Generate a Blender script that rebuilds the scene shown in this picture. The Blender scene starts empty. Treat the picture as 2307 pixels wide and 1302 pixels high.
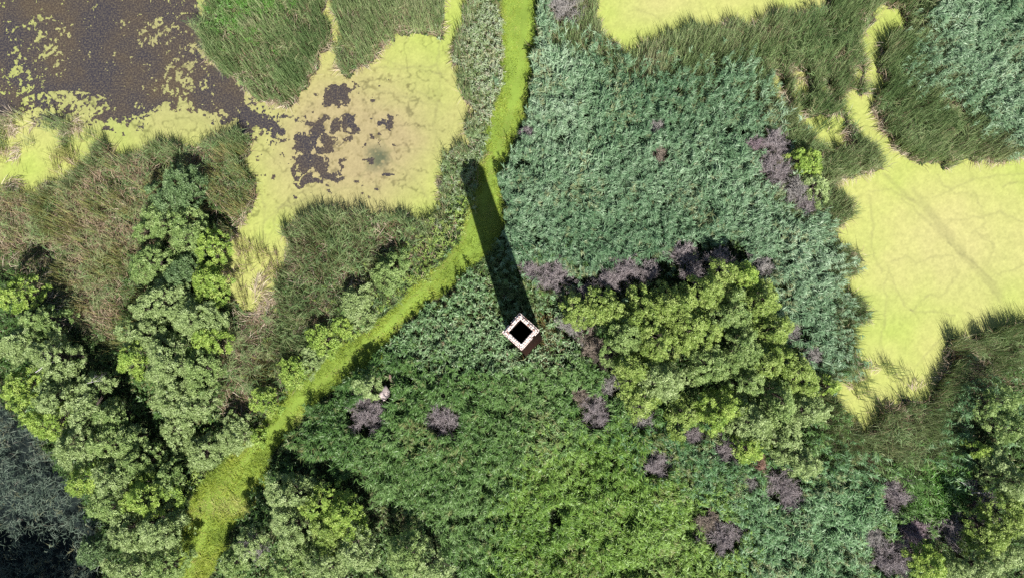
import bpy, math
import numpy as np
from mathutils import Vector, Matrix, Quaternion

# ------------------------------------------------------------------ camera, sky, sun, exposure
S = bpy.context.scene
COL = S.collection
F, CX, CY, NX, NY, D = 1650.0, 1153.5, 651.0, 1213.0, 809.0, 75.0
ncam = Vector((NX - CX, CY - NY, -F)).normalized()
Q = ncam.rotation_difference(Vector((0, 0, -1)))
cam = bpy.data.cameras.new('camera')
cam.sensor_fit = 'HORIZONTAL'
cam.sensor_width = 36
cam.lens = 36 * F / 2307
cam.clip_start = 1
cam.clip_end = 6000
co = bpy.data.objects.new('camera', cam)
COL.objects.link(co)
co.location = (0, 0, D)
co.rotation_mode = 'QUATERNION'
co.rotation_quaternion = Q
S.camera = co
R = np.array(Q.to_matrix())


def P(u, v, z=0.0):
    """photo pixel -> world x, y on the level z (works on arrays)"""
    u = np.asarray(u, float); v = np.asarray(v, float)
    ray = np.stack([u - CX, CY - v, np.full_like(u, -F)], -1) @ R.T
    t = (D - z) / (-ray[..., 2])
    return ray[..., 0] * t, ray[..., 1] * t


def px(x, y, z=0.0):
    """world -> photo pixel"""
    w = np.stack([x, y, np.zeros_like(x) + z - D], -1) @ R
    return CX + F * w[..., 0] / -w[..., 2], CY - F * w[..., 1] / -w[..., 2]


BASE = np.array([float(a) for a in P(1185, 765)])
TIP = np.array([float(a) for a in P(1058, 372)])
HCH = 22.5
sd = TIP - BASE
ELEV = math.atan2(HCH, np.linalg.norm(sd))
sd /= np.linalg.norm(sd)
sunv = Vector((-sd[0] * math.cos(ELEV), -sd[1] * math.cos(ELEV), math.sin(ELEV)))
w = bpy.data.worlds.new('World'); S.world = w
w.use_nodes = True
nt = w.node_tree
bg = nt.nodes['Background']
sky = nt.nodes.new('ShaderNodeTexSky')
sky.sky_type = 'NISHITA'; sky.sun_disc = False
sky.sun_elevation = ELEV
sky.sun_rotation = math.atan2(sunv.x, sunv.y)
nt.links.new(sky.outputs[0], bg.inputs[0])
bg.inputs[1].default_value = 0.05
sl = bpy.data.lights.new('sun', 'SUN')
sl.energy = 5.0; sl.angle = math.radians(0.5); sl.color = (1.0, 0.95, 0.86)
so = bpy.data.objects.new('sun', sl); COL.objects.link(so)
so.rotation_mode = 'QUATERNION'
so.rotation_quaternion = sunv.to_track_quat('Z', 'Y')
so.location = (0, 0, 90)
S.view_settings.view_transform = 'Standard'
S.view_settings.look = 'None'
S.view_settings.exposure = 0.75
S.view_settings.gamma = 1
S.cycles.max_bounces = 5
S.cycles.diffuse_bounces = 1
S.cycles.transmission_bounces = 3
S.cycles.use_denoising = False

rng = np.random.default_rng(11)


# ------------------------------------------------------------------ helpers
def tag(o, label=None, cat=None, group=None, kind=None):
    for k, v in (('label', label), ('category', cat), ('group', group), ('kind', kind)):
        if v: o[k] = v
    return o


def empty(name, loc, rz=0):
    o = bpy.data.objects.new(name, None); COL.objects.link(o)
    o.location = loc; o.rotation_euler = (0, 0, rz)
    o.empty_display_size = 0.3
    return o


def mesh_np(name, V, faces_loops, counts, mat, parent=None, colv=None, smooth=False):
    """V (n,3), faces_loops flat index array, counts loops per face"""
    me = bpy.data.meshes.new(name)
    V = np.ascontiguousarray(V, dtype=np.float32)
    me.vertices.add(len(V)); me.vertices.foreach_set('co', V.ravel())
    fl = np.ascontiguousarray(faces_loops, dtype=np.int32)
    counts = np.ascontiguousarray(counts, dtype=np.int32)
    me.loops.add(len(fl)); me.loops.foreach_set('vertex_index', fl)
    me.polygons.add(len(counts))
    st = np.zeros(len(counts), np.int32); st[1:] = np.cumsum(counts)[:-1]
    me.polygons.foreach_set('loop_start', st)
    me.polygons.foreach_set('loop_total', counts)
    if smooth:
        me.polygons.foreach_set('use_smooth', np.ones(len(counts), bool))
    if colv is not None:
        at = me.attributes.new('tint', 'FLOAT_COLOR', 'POINT')
        c4 = np.ones((len(V), 4), np.float32); c4[:, :3] = colv
        at.data.foreach_set('color', c4.ravel())
    me.update(calc_edges=True)
    if mat: me.materials.append(mat)
    o = bpy.data.objects.new(name, me); COL.objects.link(o)
    if parent: o.parent = parent
    return o


def quads(name, V, Fq, mat, parent=None, colv=None, smooth=False):
    Fq = np.asarray(Fq)
    return mesh_np(name, V, Fq.ravel(), np.full(len(Fq), Fq.shape[1]), mat, parent, colv, smooth)


def _h(ix, iy, seed):
    n = (ix.astype(np.int64) * 374761393 + iy.astype(np.int64) * 668265263 + seed * 974634777) & 0xffffffff
    n = ((n ^ (n >> 13)) * 1274126177) & 0xffffffff
    n = n ^ (n >> 16)
    return (n & 0xffff) / 65535.0


def vnoise(x, y, seed=0):
    ix = np.floor(x); iy = np.floor(y)
    fx = x - ix; fy = y - iy
    ix = ix.astype(np.int64); iy = iy.astype(np.int64)
    fx = fx * fx * (3 - 2 * fx); fy = fy * fy * (3 - 2 * fy)
    a = _h(ix, iy, seed); b = _h(ix + 1, iy, seed); c = _h(ix, iy + 1, seed); d = _h(ix + 1, iy + 1, seed)
    return (a * (1 - fx) + b * fx) * (1 - fy) + (c * (1 - fx) + d * fx) * fy


def fbm(x, y, sc, octv=4, seed=0):
    """0..1 noise, sc = size of the largest feature in metres"""
    s = 0; a = 1; t = 0
    for i in range(octv):
        k = 2 ** i / sc
        s = s + a * vnoise(x * k + 17.3 * i, y * k - 9.1 * i, seed + i); t += a; a *= 0.55
    return s / t


def inpoly(poly, u, v):
    poly = np.asarray(poly, float)
    x, y = poly[:, 0], poly[:, 1]
    x2, y2 = np.roll(x, -1), np.roll(y, -1)
    r = np.zeros(u.shape, bool)
    for a, b, c, d in zip(x, y, x2, y2):
        if b == d: continue
        m = ((b > v) != (d > v)) & (u < (c - a) * (v - b) / (d - b) + a)
        r ^= m
    return r


def segdist(u, v, pts):
    m = np.full(u.shape, 1e9)
    for (a, b), (c, d) in zip(pts[:-1], pts[1:]):
        l2 = (c - a) ** 2 + (d - b) ** 2
        t = np.clip(((u - a) * (c - a) + (v - b) * (d - b)) / l2, 0, 1)
        m = np.minimum(m, np.hypot(u - a - t * (c - a), v - b - t * (d - b)))
    return m


# ------------------------------------------------------------------ materials
def new_mat(name):
    m = bpy.data.materials.new(name); m.use_nodes = True
    n = m.node_tree.nodes; l = m.node_tree.links
    return m, n, l, n['Principled BSDF']


def leaf_mat(name, trans=0.25, rough=0.5, spec=0.3):
    m, n, l, p = new_mat(name)
    a = n.new('ShaderNodeAttribute'); a.attribute_name = 'tint'
    l.new(a.outputs['Color'], p.inputs['Base Color'])
    p.inputs['Roughness'].default_value = rough
    p.inputs['Specular IOR Level'].default_value = spec
    t = n.new('ShaderNodeBsdfTranslucent'); l.new(a.outputs['Color'], t.inputs['Color'])
    mx = n.new('ShaderNodeMixShader'); mx.inputs[0].default_value = trans
    l.new(p.outputs[0], mx.inputs[1]); l.new(t.outputs[0], mx.inputs[2])
    l.new(mx.outputs[0], n['Material Output'].inputs[0])
    return m


def noise_mat(name, cols, scale=1.0, rough=0.9, bump=0.3, detail=8, spec=0.2, attr=False):
    m, n, l, p = new_mat(name)
    g = n.new('ShaderNodeNewGeometry')
    t = n.new('ShaderNodeTexNoise'); t.inputs['Scale'].default_value = scale
    t.inputs['Detail'].default_value = detail; t.inputs['Roughness'].default_value = 0.65
    l.new(g.outputs['Position'], t.inputs['Vector'])
    r = n.new('ShaderNodeValToRGB'); e = r.color_ramp.elements
    e[0].position = 0.3; e[1].position = 0.7
    e[0].color = (*cols[0], 1); e[1].color = (*cols[-1], 1)
    for i, c in enumerate(cols[1:-1]):
        x = e.new(0.3 + 0.4 * (i + 1) / (len(cols) - 1)); x.color = (*c, 1)
    l.new(t.outputs[0], r.inputs[0])
    out = r.outputs[0]
    if attr:
        a = n.new('ShaderNodeAttribute'); a.attribute_name = 'tint'
        mm = n.new('ShaderNodeMix'); mm.data_type = 'RGBA'; mm.blend_type = 'MULTIPLY'
        mm.inputs[0].default_value = 1
        l.new(a.outputs['Color'], mm.inputs[6]); l.new(out, mm.inputs[7]); out = mm.outputs[2]
    l.new(out, p.inputs['Base Color'])
    p.inputs['Roughness'].default_value = rough
    p.inputs['Specular IOR Level'].default_value = spec
    if bump:
        b = n.new('ShaderNodeBump'); b.inputs['Strength'].default_value = bump
        b.inputs['Distance'].default_value = 0.05
        l.new(t.outputs[0], b.inputs['Height']); l.new(b.outputs[0], p.inputs['Normal'])
    return m


M_REED = leaf_mat('reed_leaf', 0.18, 0.42, 0.35)
M_CAT = leaf_mat('cattail_leaf', 0.2, 0.5, 0.3)
M_GRASS = leaf_mat('grass_leaf', 0.3, 0.5, 0.25)
M_TREE = leaf_mat('tree_leaf', 0.28, 0.45, 0.35)
M_TWIG = leaf_mat('dead_twig', 0.0, 0.8, 0.2)
M_BARK = noise_mat('bark', [(.05, .04, .035), (.14, .115, .1)], 6, 0.9, 0.6)
M_SOIL = noise_mat('marsh_soil', [(.85, .85, .85), (1, 1, 1), (1.15, 1.15, 1.15)], 1.3, 0.95, 0.5, attr=True)

# ------------------------------------------------------------------ zones of the marsh (photo pixels)
POND = [
    [(1010, -200), (1050, -200), (1050, 40), (1040, 80), (1022, 100), (1030, 150), (1048, 200), (1064, 250), (1048, 282),
     (1046, 322), (1008, 332), (990, 372), (1000, 420), (1003, 465), (985, 497), (930, 500), (880, 492), (830, 496),
     (790, 482), (720, 478), (690, 502), (645, 522), (655, 582), (600, 590), (560, 560), (540, 520), (560, 470),
     (580, 425), (562, 380), (575, 330), (548, 318), (500, 330), (430, 345), (380, 330), (340, 345), (300, 362),
     (250, 345), (215, 330), (200, 300), (0, 290), (-300, 290), (-300, -200), (455, -200), (472, 30), (452, 95),
     (490, 150), (540, 190), (590, 232), (640, 247), (665, 215), (700, 195), (715, 160), (735, 105), (757, 118),
     (775, 165), (790, 175), (830, 150), (870, 112), (900, 90), (950, 78), (1000, 90), (1005, 60)],
    [(1340, -200), (1345, 0), (1338, 60), (1365, 110), (1400, 120), (1440, 118), (1480, 105), (1520, 92), (1560, 78),
     (1640, 68), (1700, 55), (1750, 48), (1850, 38), (1862, 0), (1870, -200)],
    [(1978, 18), (2030, 30), (2045, 78), (2010, 92), (1978, 95), (1987, 150), (1987, 215), (1965, 232), (1976, 300),
     (2012, 332), (2062, 377), (2120, 378), (2200, 362), (2307, 362), (2600, 365), (2600, 745), (2307, 740), (2280, 742),
     (2200, 752), (2135, 775), (2128, 850), (2100, 885), (2030, 892), (1960, 900), (1925, 935), (1890, 920), (1905, 870),
     (1945, 862), (1962, 830), (1925, 790), (1922, 745), (1952, 718), (1948, 690), (1885, 665), (1880, 632), (1938, 600), (1932, 575), (1880, 548), (1876, 520), (1925, 490), (1918, 462), (1868, 435), (1880, 412), (1955, 398),
     (1990, 385), (1955, 330), (1925, 290), (1892, 250), (1902, 212), (1952, 202), (1937, 150), (1932, 100), (1952, 68)],
    [(1790, 215), (1812, 225), (1838, 300), (1825, 325), (1802, 292)],
]
SPARSE = [
    [(-300, 262), (120, 262), (210, 285), (232, 330), (205, 400), (80, 440), (-300, 440)],
    [(490, 575), (540, 530), (610, 560), (648, 590), (640, 640), (615, 690), (585, 715), (530, 690), (492, 640)],
    [(1722, 170), (1752, 175), (1778, 250), (1752, 250)], [(1762, 165), (1808, 160), (1830, 225), (1788, 225)], [(1832, 185), (1862, 185), (1888, 250), (1858, 250)], [(1900, 150), (1932, 150), (1938, 200), (1905, 205)],
    [(1870, 860), (1962, 820), (2110, 850), (2095, 905), (1990, 925), (1955, 985), (1905, 960)],
    [(1800, 280), (1890, 260), (1930, 320), (1880, 345), (1830, 335)],
    [(735, 10), (760, 10), (765, 120), (735, 110)],
]
PATH = [(1122, -250), (1212, -250), (1206, 50), (1198, 180), (1176, 280), (1137, 370), (1130, 440), (1136, 505), (1118, 560), (1075, 590),
        (1010, 655), (945, 700), (895, 745), (868, 805), (850, 840), (790, 850), (720, 900), (668, 958), (612, 1020), (600, 1080),
        (565, 1140), (520, 1190), (505, 1240), (470, 1302), (440, 1500), (370, 1500), (400, 1302), (410, 1200), (438, 1110),
        (476, 1060), (552, 1000), (598, 945), (642, 888), (700, 838), (760, 785), (838, 735), (885, 695), (930, 645),
        (990, 600), (1035, 545), (1052, 480), (1060, 425), (1085, 355), (1092, 300), (1130, 200), (1130, 100)]
ZC, ZCB, ZP1, ZP2, ZP3, ZP4, ZH, ZU, ZMAR, ZBR, ZHB, ZPT, ZLO, ZLV = range(1, 15)
ZONES = [
    (ZP3, [(-400, -400), (2800, -400), (2800, 1700), (-400, 1700)]),
    (ZC, [(-400, -400), (2800, -400), (2800, 560), (1900, 900), (1180, 580), (900, 600), (560, 950), (-400, 560)]),
    (ZU, [(-300, 560), (300, 560), (560, 300), (620, 900), (900, 600), (950, 640), (640, 960), (560, 1120), (560, 1500), (-300, 1500)]),
    (ZC, [(-300, 380), (250, 300), (600, 280), (600, 430), (545, 500), (480, 470), (420, 370), (370, 370), (320, 420), (290, 520),
          (285, 620), (270, 720), (240, 760), (180, 740), (120, 680), (60, 600), (-300, 560)]),
    (ZC, [(400, -250), (1050, -250), (1050, 120), (900, 260), (600, 260), (430, 120)]),
    (ZHB, [(1030, -250), (1130, -250), (1130, 200), (1092, 300), (1080, 360), (1040, 440), (985, 510), (960, 450), (990, 330), (1050, 260), (1010, 80)]),
    (ZC, [(1240, -250), (2650, -250), (2650, 380), (2200, 375), (2060, 400), (1985, 395), (1960, 440), (1960, 900), (1960, 1060),
          (1880, 1020), (1870, 520), (1800, 440), (1740, 290), (1700, 160), (1560, 200), (1450, 180), (1340, 150), (1240, 70)]),
    (ZC, [(1930, 980), (1960, 880), (2100, 860), (2120, 740), (2650, 700), (2650, 840), (2300, 860), (2230, 930), (2180, 1060), (1990, 1090), (1920, 1040)]),
    (ZCB, [(620, 540), (660, 500), (830, 460), (1000, 480), (975, 550), (900, 590), (840, 640), (770, 680), (720, 740), (660, 790),
           (600, 860), (560, 950), (500, 960), (480, 800), (500, 700), (560, 690), (620, 640)]),
    (ZP1, [(1190, -250), (1250, -250), (1225, 60), (1262, 110), (1340, 140), (1450, 175), (1560, 195), (1700, 165), (1725, 230), (1740, 290),
           (1700, 330), (1700, 400), (1750, 450), (1830, 480), (1868, 520), (1880, 620), (1895, 720), (1900, 850), (1850, 810), (1780, 740),
           (1740, 620), (1690, 590), (1590, 560), (1540, 580), (1380, 620), (1290, 620), (1190, 580), (1125, 540), (1105, 470),
           (1130, 370), (1170, 280), (1195, 180)]),
    (ZU, [(1300, 625), (1400, 600), (1500, 592), (1590, 545), (1700, 600), (1780, 740), (1870, 860), (1850, 1040), (1700, 1050), (1500, 950), (1400, 890), (1360, 800), (1290, 740), (1260, 690)]),
    (ZU, [(600, 1020), (640, 1000), (720, 1060), (860, 1160), (1000, 1290), (1050, 1500), (480, 1500), (520, 1200), (580, 1080)]),
    (ZU, [(2185, 930), (2240, 880), (2650, 860), (2650, 1500), (2060, 1500), (2090, 1240), (2190, 1200), (2190, 1060)]),
    (ZP1, [(2180, -250), (2650, -250), (2650, 320), (2310, 310), (2210, 200), (2090, 150), (2110, 80)]),
    (ZP2, [(1680, 1060), (1820, 1080), (1900, 1000), (1960, 1060), (2000, 1200), (1990, 1500), (1650, 1500)]),
    (ZP2, [(1400, 960), (1520, 980), (1680, 1060), (1640, 1120), (1500, 1060)]),
    (ZP2, [(2180, 880), (2290, 860), (2250, 900), (2170, 1080), (2140, 1060), (2190, 960)]),
    (ZP4, [(1180, 1020), (1420, 960), (1500, 1080), (1640, 1130), (1700, 1500), (1100, 1500), (1120, 1200)]),
    (ZBR, [(2060, 1060), (2175, 1050), (2170, 1160), (2100, 1200), (2050, 1150)]),
    (ZBR, [(470, -250), (600, -250), (620, 0), (560, 40), (500, 60)]),
    (ZH, [(1070, 590), (1115, 560), (1190, 590), (1260, 640), (1300, 700), (1330, 790), (1290, 840), (1180, 850), (1040, 870), (900, 850), (868, 800), (900, 730), (1000, 650)]),
    (ZMAR, [(-300, 860), (0, 900), (60, 960), (150, 1080), (220, 1180), (230, 1500), (-300, 1500)]),
    (ZLO, [(1060, 585), (1120, 530), (1165, 560), (1200, 620), (1230, 700), (1220, 760), (1140, 770), (1110, 700)]),
    (ZLV, [(985, 470), (1045, 420), (1062, 430), (1055, 520), (1000, 610), (940, 655), (890, 695), (840, 742), (765, 803), (705, 852), (612, 960), (570, 1015), (490, 1072), (450, 1115), (420, 1200), (400, 1330), (375, 1330), (385, 1150), (420, 1040), (540, 950), (640, 860), (760, 740), (880, 640), (955, 545)]),
    (ZPT, PATH),
]
GW, GH, G0, G1, GS = 740, 480, -320, -300, 4.0
gu, gv = np.meshgrid(G0 + (np.arange(GW) + .5) * GS, G1 + (np.arange(GH) + .5) * GS)
LAB = np.zeros((GH, GW), np.int8)
for z, pl in ZONES:
    LAB[inpoly(pl, gu, gv)] = z
PON = np.zeros((GH, GW), bool)
for pl in POND: PON |= inpoly(pl, gu, gv)
SPA = np.zeros((GH, GW), bool)
for pl in SPARSE: SPA |= inpoly(pl, gu, gv)


def look(img, u, v):
    i = np.clip(((v - G1) / GS).astype(int), 0, GH - 1); j = np.clip(((u - G0) / GS).astype(int), 0, GW - 1)
    return img[i, j]


# ------------------------------------------------------------------ terrain, water, duckweed
X0, X1, Y0, Y1 = -66.0, 60.0, -34.0, 48.0


def pond_soft(x, y):
    u, v = px(x, y)
    n = (fbm(x, y, 1.6, 3, 5) - .5) * 46
    m = (fbm(x, y, 1.6, 3, 6) - .5) * 46
    return (look(PON, u + n, v + m) | look(SPA, u + n, v + m))


def make_terrain():
    g = 0.4
    xs = np.arange(X0, X1 + .01, g); ys = np.arange(Y0, Y1 + .01, g)
    xx, yy = np.meshgrid(xs, ys)
    p = pond_soft(xx, yy).astype(float)
    u, v = px(xx, yy)
    pa = inpoly(PATH, u, v).astype(float)
    mar = (look(LAB, u, v) == ZMAR).astype(float)

    def blur(a, k):
        for _ in range(k):
            b = np.pad(a, 1, mode='edge')
            a = (b[1:-1, 1:-1] * 2 + b[:-2, 1:-1] + b[2:, 1:-1] + b[1:-1, :-2] + b[1:-1, 2:]) / 6
        return a
    z = 0.12 - 0.62 * blur(p, 1) + 0.3 * blur(pa, 4) - .02 * blur(mar, 3) + (fbm(xx, yy, 2, 3, 8) - .5) * .12
    ny, nx = xx.shape
    # widen the rim out to the horizon
    ex = np.concatenate([[-1500, -400, -120], xs, [115, 400, 1500]]); ey = np.concatenate([[-1500, -400, -90], ys, [110, 400, 1500]])
    XX, YY = np.meshgrid(ex, ey)
    ZZ = np.full(XX.shape, 0.12); ZZ[3:-3, 3:-3] = z
    # soil colours
    uu, vv = px(XX, YY)
    lab = look(LAB, uu, vv)
    nz = fbm(XX, YY, 3, 4, 21)[..., None]
    c = np.zeros(XX.shape + (3,)) + np.array([.018, .024, .010]) * (1 + nz)
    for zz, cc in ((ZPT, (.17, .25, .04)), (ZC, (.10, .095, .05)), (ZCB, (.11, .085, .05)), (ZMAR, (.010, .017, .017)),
                   (ZP1, (.03, .05, .03)), (ZH, (.04, .04, .02)), (ZHB, (.12, .13, .06))):
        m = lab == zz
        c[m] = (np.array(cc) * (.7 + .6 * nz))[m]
    out = (XX < X0) | (XX > X1) | (YY < Y0) | (YY > Y1)
    c[out] = (.05, .08, .03)
    V = np.stack([XX, YY, ZZ], -1).reshape(-1, 3)
    H, W_ = XX.shape
    i = np.arange(H * W_).reshape(H, W_)
    Fq = np.stack([i[:-1, :-1], i[:-1, 1:], i[1:, 1:], i[1:, :-1]], -1).reshape(-1, 4)
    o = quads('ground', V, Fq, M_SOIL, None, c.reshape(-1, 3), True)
    tag(o, 'dark marsh soil under the reeds with a raised bank carrying the path', 'ground', None, 'structure')


make_terrain()
m, n, l, p = new_mat('pond_water')
g = n.new('ShaderNodeNewGeometry')
t1 = n.new('ShaderNodeTexNoise'); t1.inputs['Scale'].default_value = .22; t1.inputs['Detail'].default_value = 6
t2 = n.new('ShaderNodeTexNoise'); t2.inputs['Scale'].default_value = 5.5; t2.inputs['Detail'].default_value = 6; t2.inputs['Roughness'].default_value = .7
l.new(g.outputs['Position'], t1.inputs[0]); l.new(g.outputs['Position'], t2.inputs[0])
r1 = n.new('ShaderNodeValToRGB'); r1.color_ramp.elements[0].color = (.034, .031, .041, 1); r1.color_ramp.elements[1].color = (.062, .047, .036, 1)
r1.color_ramp.elements[0].position = .4; r1.color_ramp.elements[1].position = .65
r2 = n.new('ShaderNodeValToRGB'); r2.color_ramp.elements[0].position = .46; r2.color_ramp.elements[1].position = .74
r2.color_ramp.elements[1].color = (.6, .6, .6, 1)
mx = n.new('ShaderNodeMix'); mx.data_type = 'RGBA'
l.new(t1.outputs[0], r1.inputs[0]); l.new(t2.outputs[0], r2.inputs[0]); l.new(r2.outputs[0], mx.inputs[0]); l.new(r1.outputs[0], mx.inputs[6])
mx.inputs[7].default_value = (.25, .21, .12, 1)
l.new(mx.outputs[2], p.inputs['Base Color']); p.inputs['Roughness'].default_value = .22; p.inputs['Specular IOR Level'].default_value = .5
b = n.new('ShaderNodeBump'); b.inputs['Strength'].default_value = .15; b.inputs['Distance'].default_value = .02
l.new(t2.outputs[0], b.inputs['Height']); l.new(b.outputs[0], p.inputs['Normal'])
wv = np.array([(X0, Y0, 0), (X1, Y0, 0), (X1, Y1, 0), (X0, Y1, 0)], float)
tag(quads('water', wv, [[0, 1, 2, 3]], m), 'still dark brown pond water', 'water', None, 'structure')

OPEN = [
    [(-400, -300), (460, -300), (448, 60), (448, 112), (490, 160), (540, 200), (590, 255), (640, 292), (600, 303), (555, 288),
     (510, 262), (450, 252), (400, 230), (350, 242), (325, 275), (240, 278), (200, 262), (100, 262), (0, 250), (-400, 250)],
]
PATCH = [[(735, 205), (812, 200), (790, 235), (735, 232)], [(700, 268), (785, 262), (790, 290), (735, 305), (760, 330), (720, 360), (745, 385), (772, 392), (758, 408), (720, 395),
          (655, 400), (648, 340), (668, 320), (690, 300)], [(862, 250), (890, 280), (885, 300), (865, 290)],
         [(650, 405), (720, 400), (740, 420), (690, 425)]]
TRK = [([(1990, 395), (2080, 470), (2200, 620), (2255, 680)], 5), ([(2060, 430), (2130, 520), (2250, 665)], 7), ([(2030, 445), (2110, 520), (2240, 640)], 4),
       ([(2010, 590), (2040, 575), (2060, 595), (2110, 575), (2150, 582), (2155, 620), (2120, 672), (2090, 665), (2050, 700)], 2),
       ([(2000, 600), (1990, 700), (1985, 800)], 2), ([(1960, 430), (2010, 430), (2060, 450)], 2), ([(2110, 400), (2150, 440), (2200, 440), (2215, 500), (2190, 525)], 2),
       ([(2200, 520), (2240, 560), (2220, 600), (2250, 620), (2307, 600)], 2), ([(2130, 500), (2210, 490), (2260, 480), (2310, 500)], 2), ([(2050, 700), (2150, 710)], 2),
       ([(2060, 830), (2100, 780), (2160, 730)], 2), ([(2000, 610), (2020, 660), (2060, 710)], 2), ([(1960, 440), (1965, 560), (1985, 620)], 2),
       ([(2260, 420), (2307, 410)], 2), ([(2100, 450), (2200, 400), (2307, 390)], 2),
       ([(845, 350), (900, 335), (1000, 345)], 2.5), ([(850, 345), (930, 400), (970, 460)], 2), ([(840, 350), (800, 420), (720, 440), (620, 470)], 2), ([(845, 300), (880, 340), (840, 375)], 3),
       ([(985, 210), (975, 280), (985, 330)], 4), ([(985, 100), (990, 200), (960, 210)], 3), ([(740, 180), (850, 155), (985, 150)], 2), ([(740, 410), (755, 440), (800, 470)], 3),
       ([(600, 500), (660, 440), (740, 420)], 3), ([(570, 400), (600, 470), (590, 540)], 2), ([(850, 400), (830, 480)], 2), ([(800, 190), (980, 240)], 3), ([(1430, 20), (1480, 40), (1540, 110)], 2),
       ([(780, 120), (1000, 170)], 1.5), ([(600, 545), (630, 470), (690, 450)], 2), ([(860, 240), (940, 210), (1000, 240)], 1.5)]


def make_duckweed():
    g = 0.085
    xs = np.arange(X0, X1, g); ys = np.arange(Y0 + 10, Y1, g)
    xx, yy = np.meshgrid(xs, ys)
    keep = pond_soft(xx, yy)
    xx = xx[keep]; yy = yy[keep]
    kk = np.argwhere(keep)
    u, v = px(xx, yy)
    n1 = (fbm(xx, yy, 1.5, 5, 31) - .5); n2 = (fbm(xx, yy, 1.5, 5, 41) - .5)
    uu = u + n1 * 70; vv = v + n2 * 70
    f = fbm(xx, yy, .8, 4, 51)
    op = np.zeros(u.shape, bool)
    for q in OPEN: op |= inpoly(q, uu, vv)
    ma = ((np.hypot((u - 90) / 75, (v - 110) / 75) < 1) * .13 + (np.hypot((u - 145) / 105, (v - 238) / 32) < 1) * .26 + (np.hypot((u - 30) / 50, (v - 185) / 35) < 1) * .14
          + (np.hypot((u - 400) / 60, (v - 80) / 90) < 1) * .1 + (np.hypot((u - 320) / 60, (v - 75) / 45) < 1) * .07
          + (np.hypot((u - 390) / 50, (v - 195) / 25) < 1) * .17 + (np.hypot((u - 435) / 40, (v - 175) / 35) < 1) * .13)
    ma = ma + (fbm(xx, yy, 7, 3, 91) - .5) * .06
    fs = fbm(xx, yy, .3, 3, 57)
    has = ~op | (f * .38 + fs * .62 + ma * .8 > .705)
    pt = np.zeros(u.shape, bool)
    for q in PATCH: pt |= inpoly(q, u + n1 * 60, v + n2 * 60)
    has &= ~(pt & (f < .66))
    near = np.exp(-(((u - 770) / 110) ** 2 + ((v - 300) / 130) ** 2))
    has &= ~((f < .24 + .09 * near) & (u > 560) & (u < 900) & (v > 180) & (v < 450))
    # torn fringe beside the open water
    fr = np.zeros(u.shape, bool)
    for q in OPEN:
        fr |= inpoly(q, uu + 22, vv - 12) | inpoly(q, uu - 8, vv - 26) | inpoly(q, uu - 25, vv)
    has &= ~(fr & ~op & (f * .5 + fs * .5 < .46))
    # colours
    lime = np.array([.30, .37, .085]); yel = np.array([.365, .38, .125]); tan = np.array([.30, .255, .135]); oliv = np.array([.25, .235, .115])
    nb = fbm(xx, yy, 9, 4, 61); nf = fbm(xx, yy, .35, 3, 71)
    t = np.exp(-(((u - 800) / 190) ** 2 + ((v - 300) / 170) ** 2)) * 1.3
    t = np.maximum(t, .75 * np.exp(-(((u - 2170) / 190) ** 2 + ((v - 540) / 150) ** 2)))
    t = np.maximum(t, .55 * np.exp(-(((u - 1480) / 110) ** 2 + ((v - 15) / 60) ** 2)))
    t = np.maximum(t, .7 * np.exp(-(((u - 520) / 90) ** 2 + ((v - 240) / 60) ** 2)))
    t = np.clip(t + (nb - .5) * .8, 0, 1)[:, None]
    yl = np.clip(.5 + (fbm(xx, yy, 5, 3, 81) - .5) * 2, 0, 1)[:, None]
    tn = np.where((u > 1250)[:, None], np.array([.395, .365, .165]), tan)
    c = (lime * (1 - yl) + yel * yl) * (1 - t) + tn * t
    f2 = np.clip(1.25 - np.minimum(np.hypot((u - 300) / 380, (v - 130) / 190), 2), 0, .92)[:, None] * (u < 660)[:, None]
    c = c * (1 - f2) + oliv * f2
    c *= (.86 + .28 * nf)[:, None]
    spk = fbm(xx, yy, .34, 3, 101) > (.78 - .16 * near)
    spk &= u < 1100
    c[spk] = c[spk] * .5 + np.array([.06, .05, .02])
    vein = (np.abs(fbm(xx, yy, 2.6, 4, 131) - .5) < .012) & (u < 1100) & (fbm(xx, yy, 4, 2, 141) > .45)
    c[vein] *= .6
    jit = (fbm(xx, yy, .9, 3, 111) - .5) * 16; jit2 = (fbm(xx, yy, .9, 3, 121) - .5) * 16
    for pts, wd in TRK:
        d = segdist(u + jit, v + jit2, pts)
        a = np.clip(1.25 - d / max(wd, 2.9), 0, 1) * np.clip(.15 + 1.1 * (nf - .2), 0, .9)
        c = c * (1 - .6 * a[:, None]) + np.array([.17, .165, .075]) * .6 * a[:, None]
    d = np.hypot((u + n1 * 30 - 850) / 26, (v + n2 * 30 - 358) / 28)
    a = (np.clip(1.35 - d, 0, 1) * (nf > .3))[:, None]
    c = c * (1 - .92 * a) + np.array([.075, .09, .055]) * .92 * a
    c *= (1 + rng.normal(0, .085, len(c)))[:, None].clip(.6, 1.15)
    xx = xx[has]; yy = yy[has]; c = c[has]; kk = kk[has]
    # shared lattice vertices
    W_ = len(xs) + 1
    ids = kk[:, 0] * W_ + kk[:, 1]
    q = np.stack([ids, ids + 1, ids + W_ + 1, ids + W_], -1)
    un, inv = np.unique(q, return_inverse=True)
    inv = inv.reshape(q.shape)
    V = np.stack([X0 + (un % W_) * g, Y0 + 10 + (un // W_) * g, np.full(len(un), .014)], -1)
    V[:, 2] += _h(un % W_, un // W_, 3) * .006
    V[:, 0] += (_h(un % W_, un // W_, 4) - .5) * g * .7
    V[:, 1] += (_h(un % W_, un // W_, 5) - .5) * g * .7
    cv = np.zeros((len(un), 3)); cnt = np.zeros(len(un))
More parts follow.
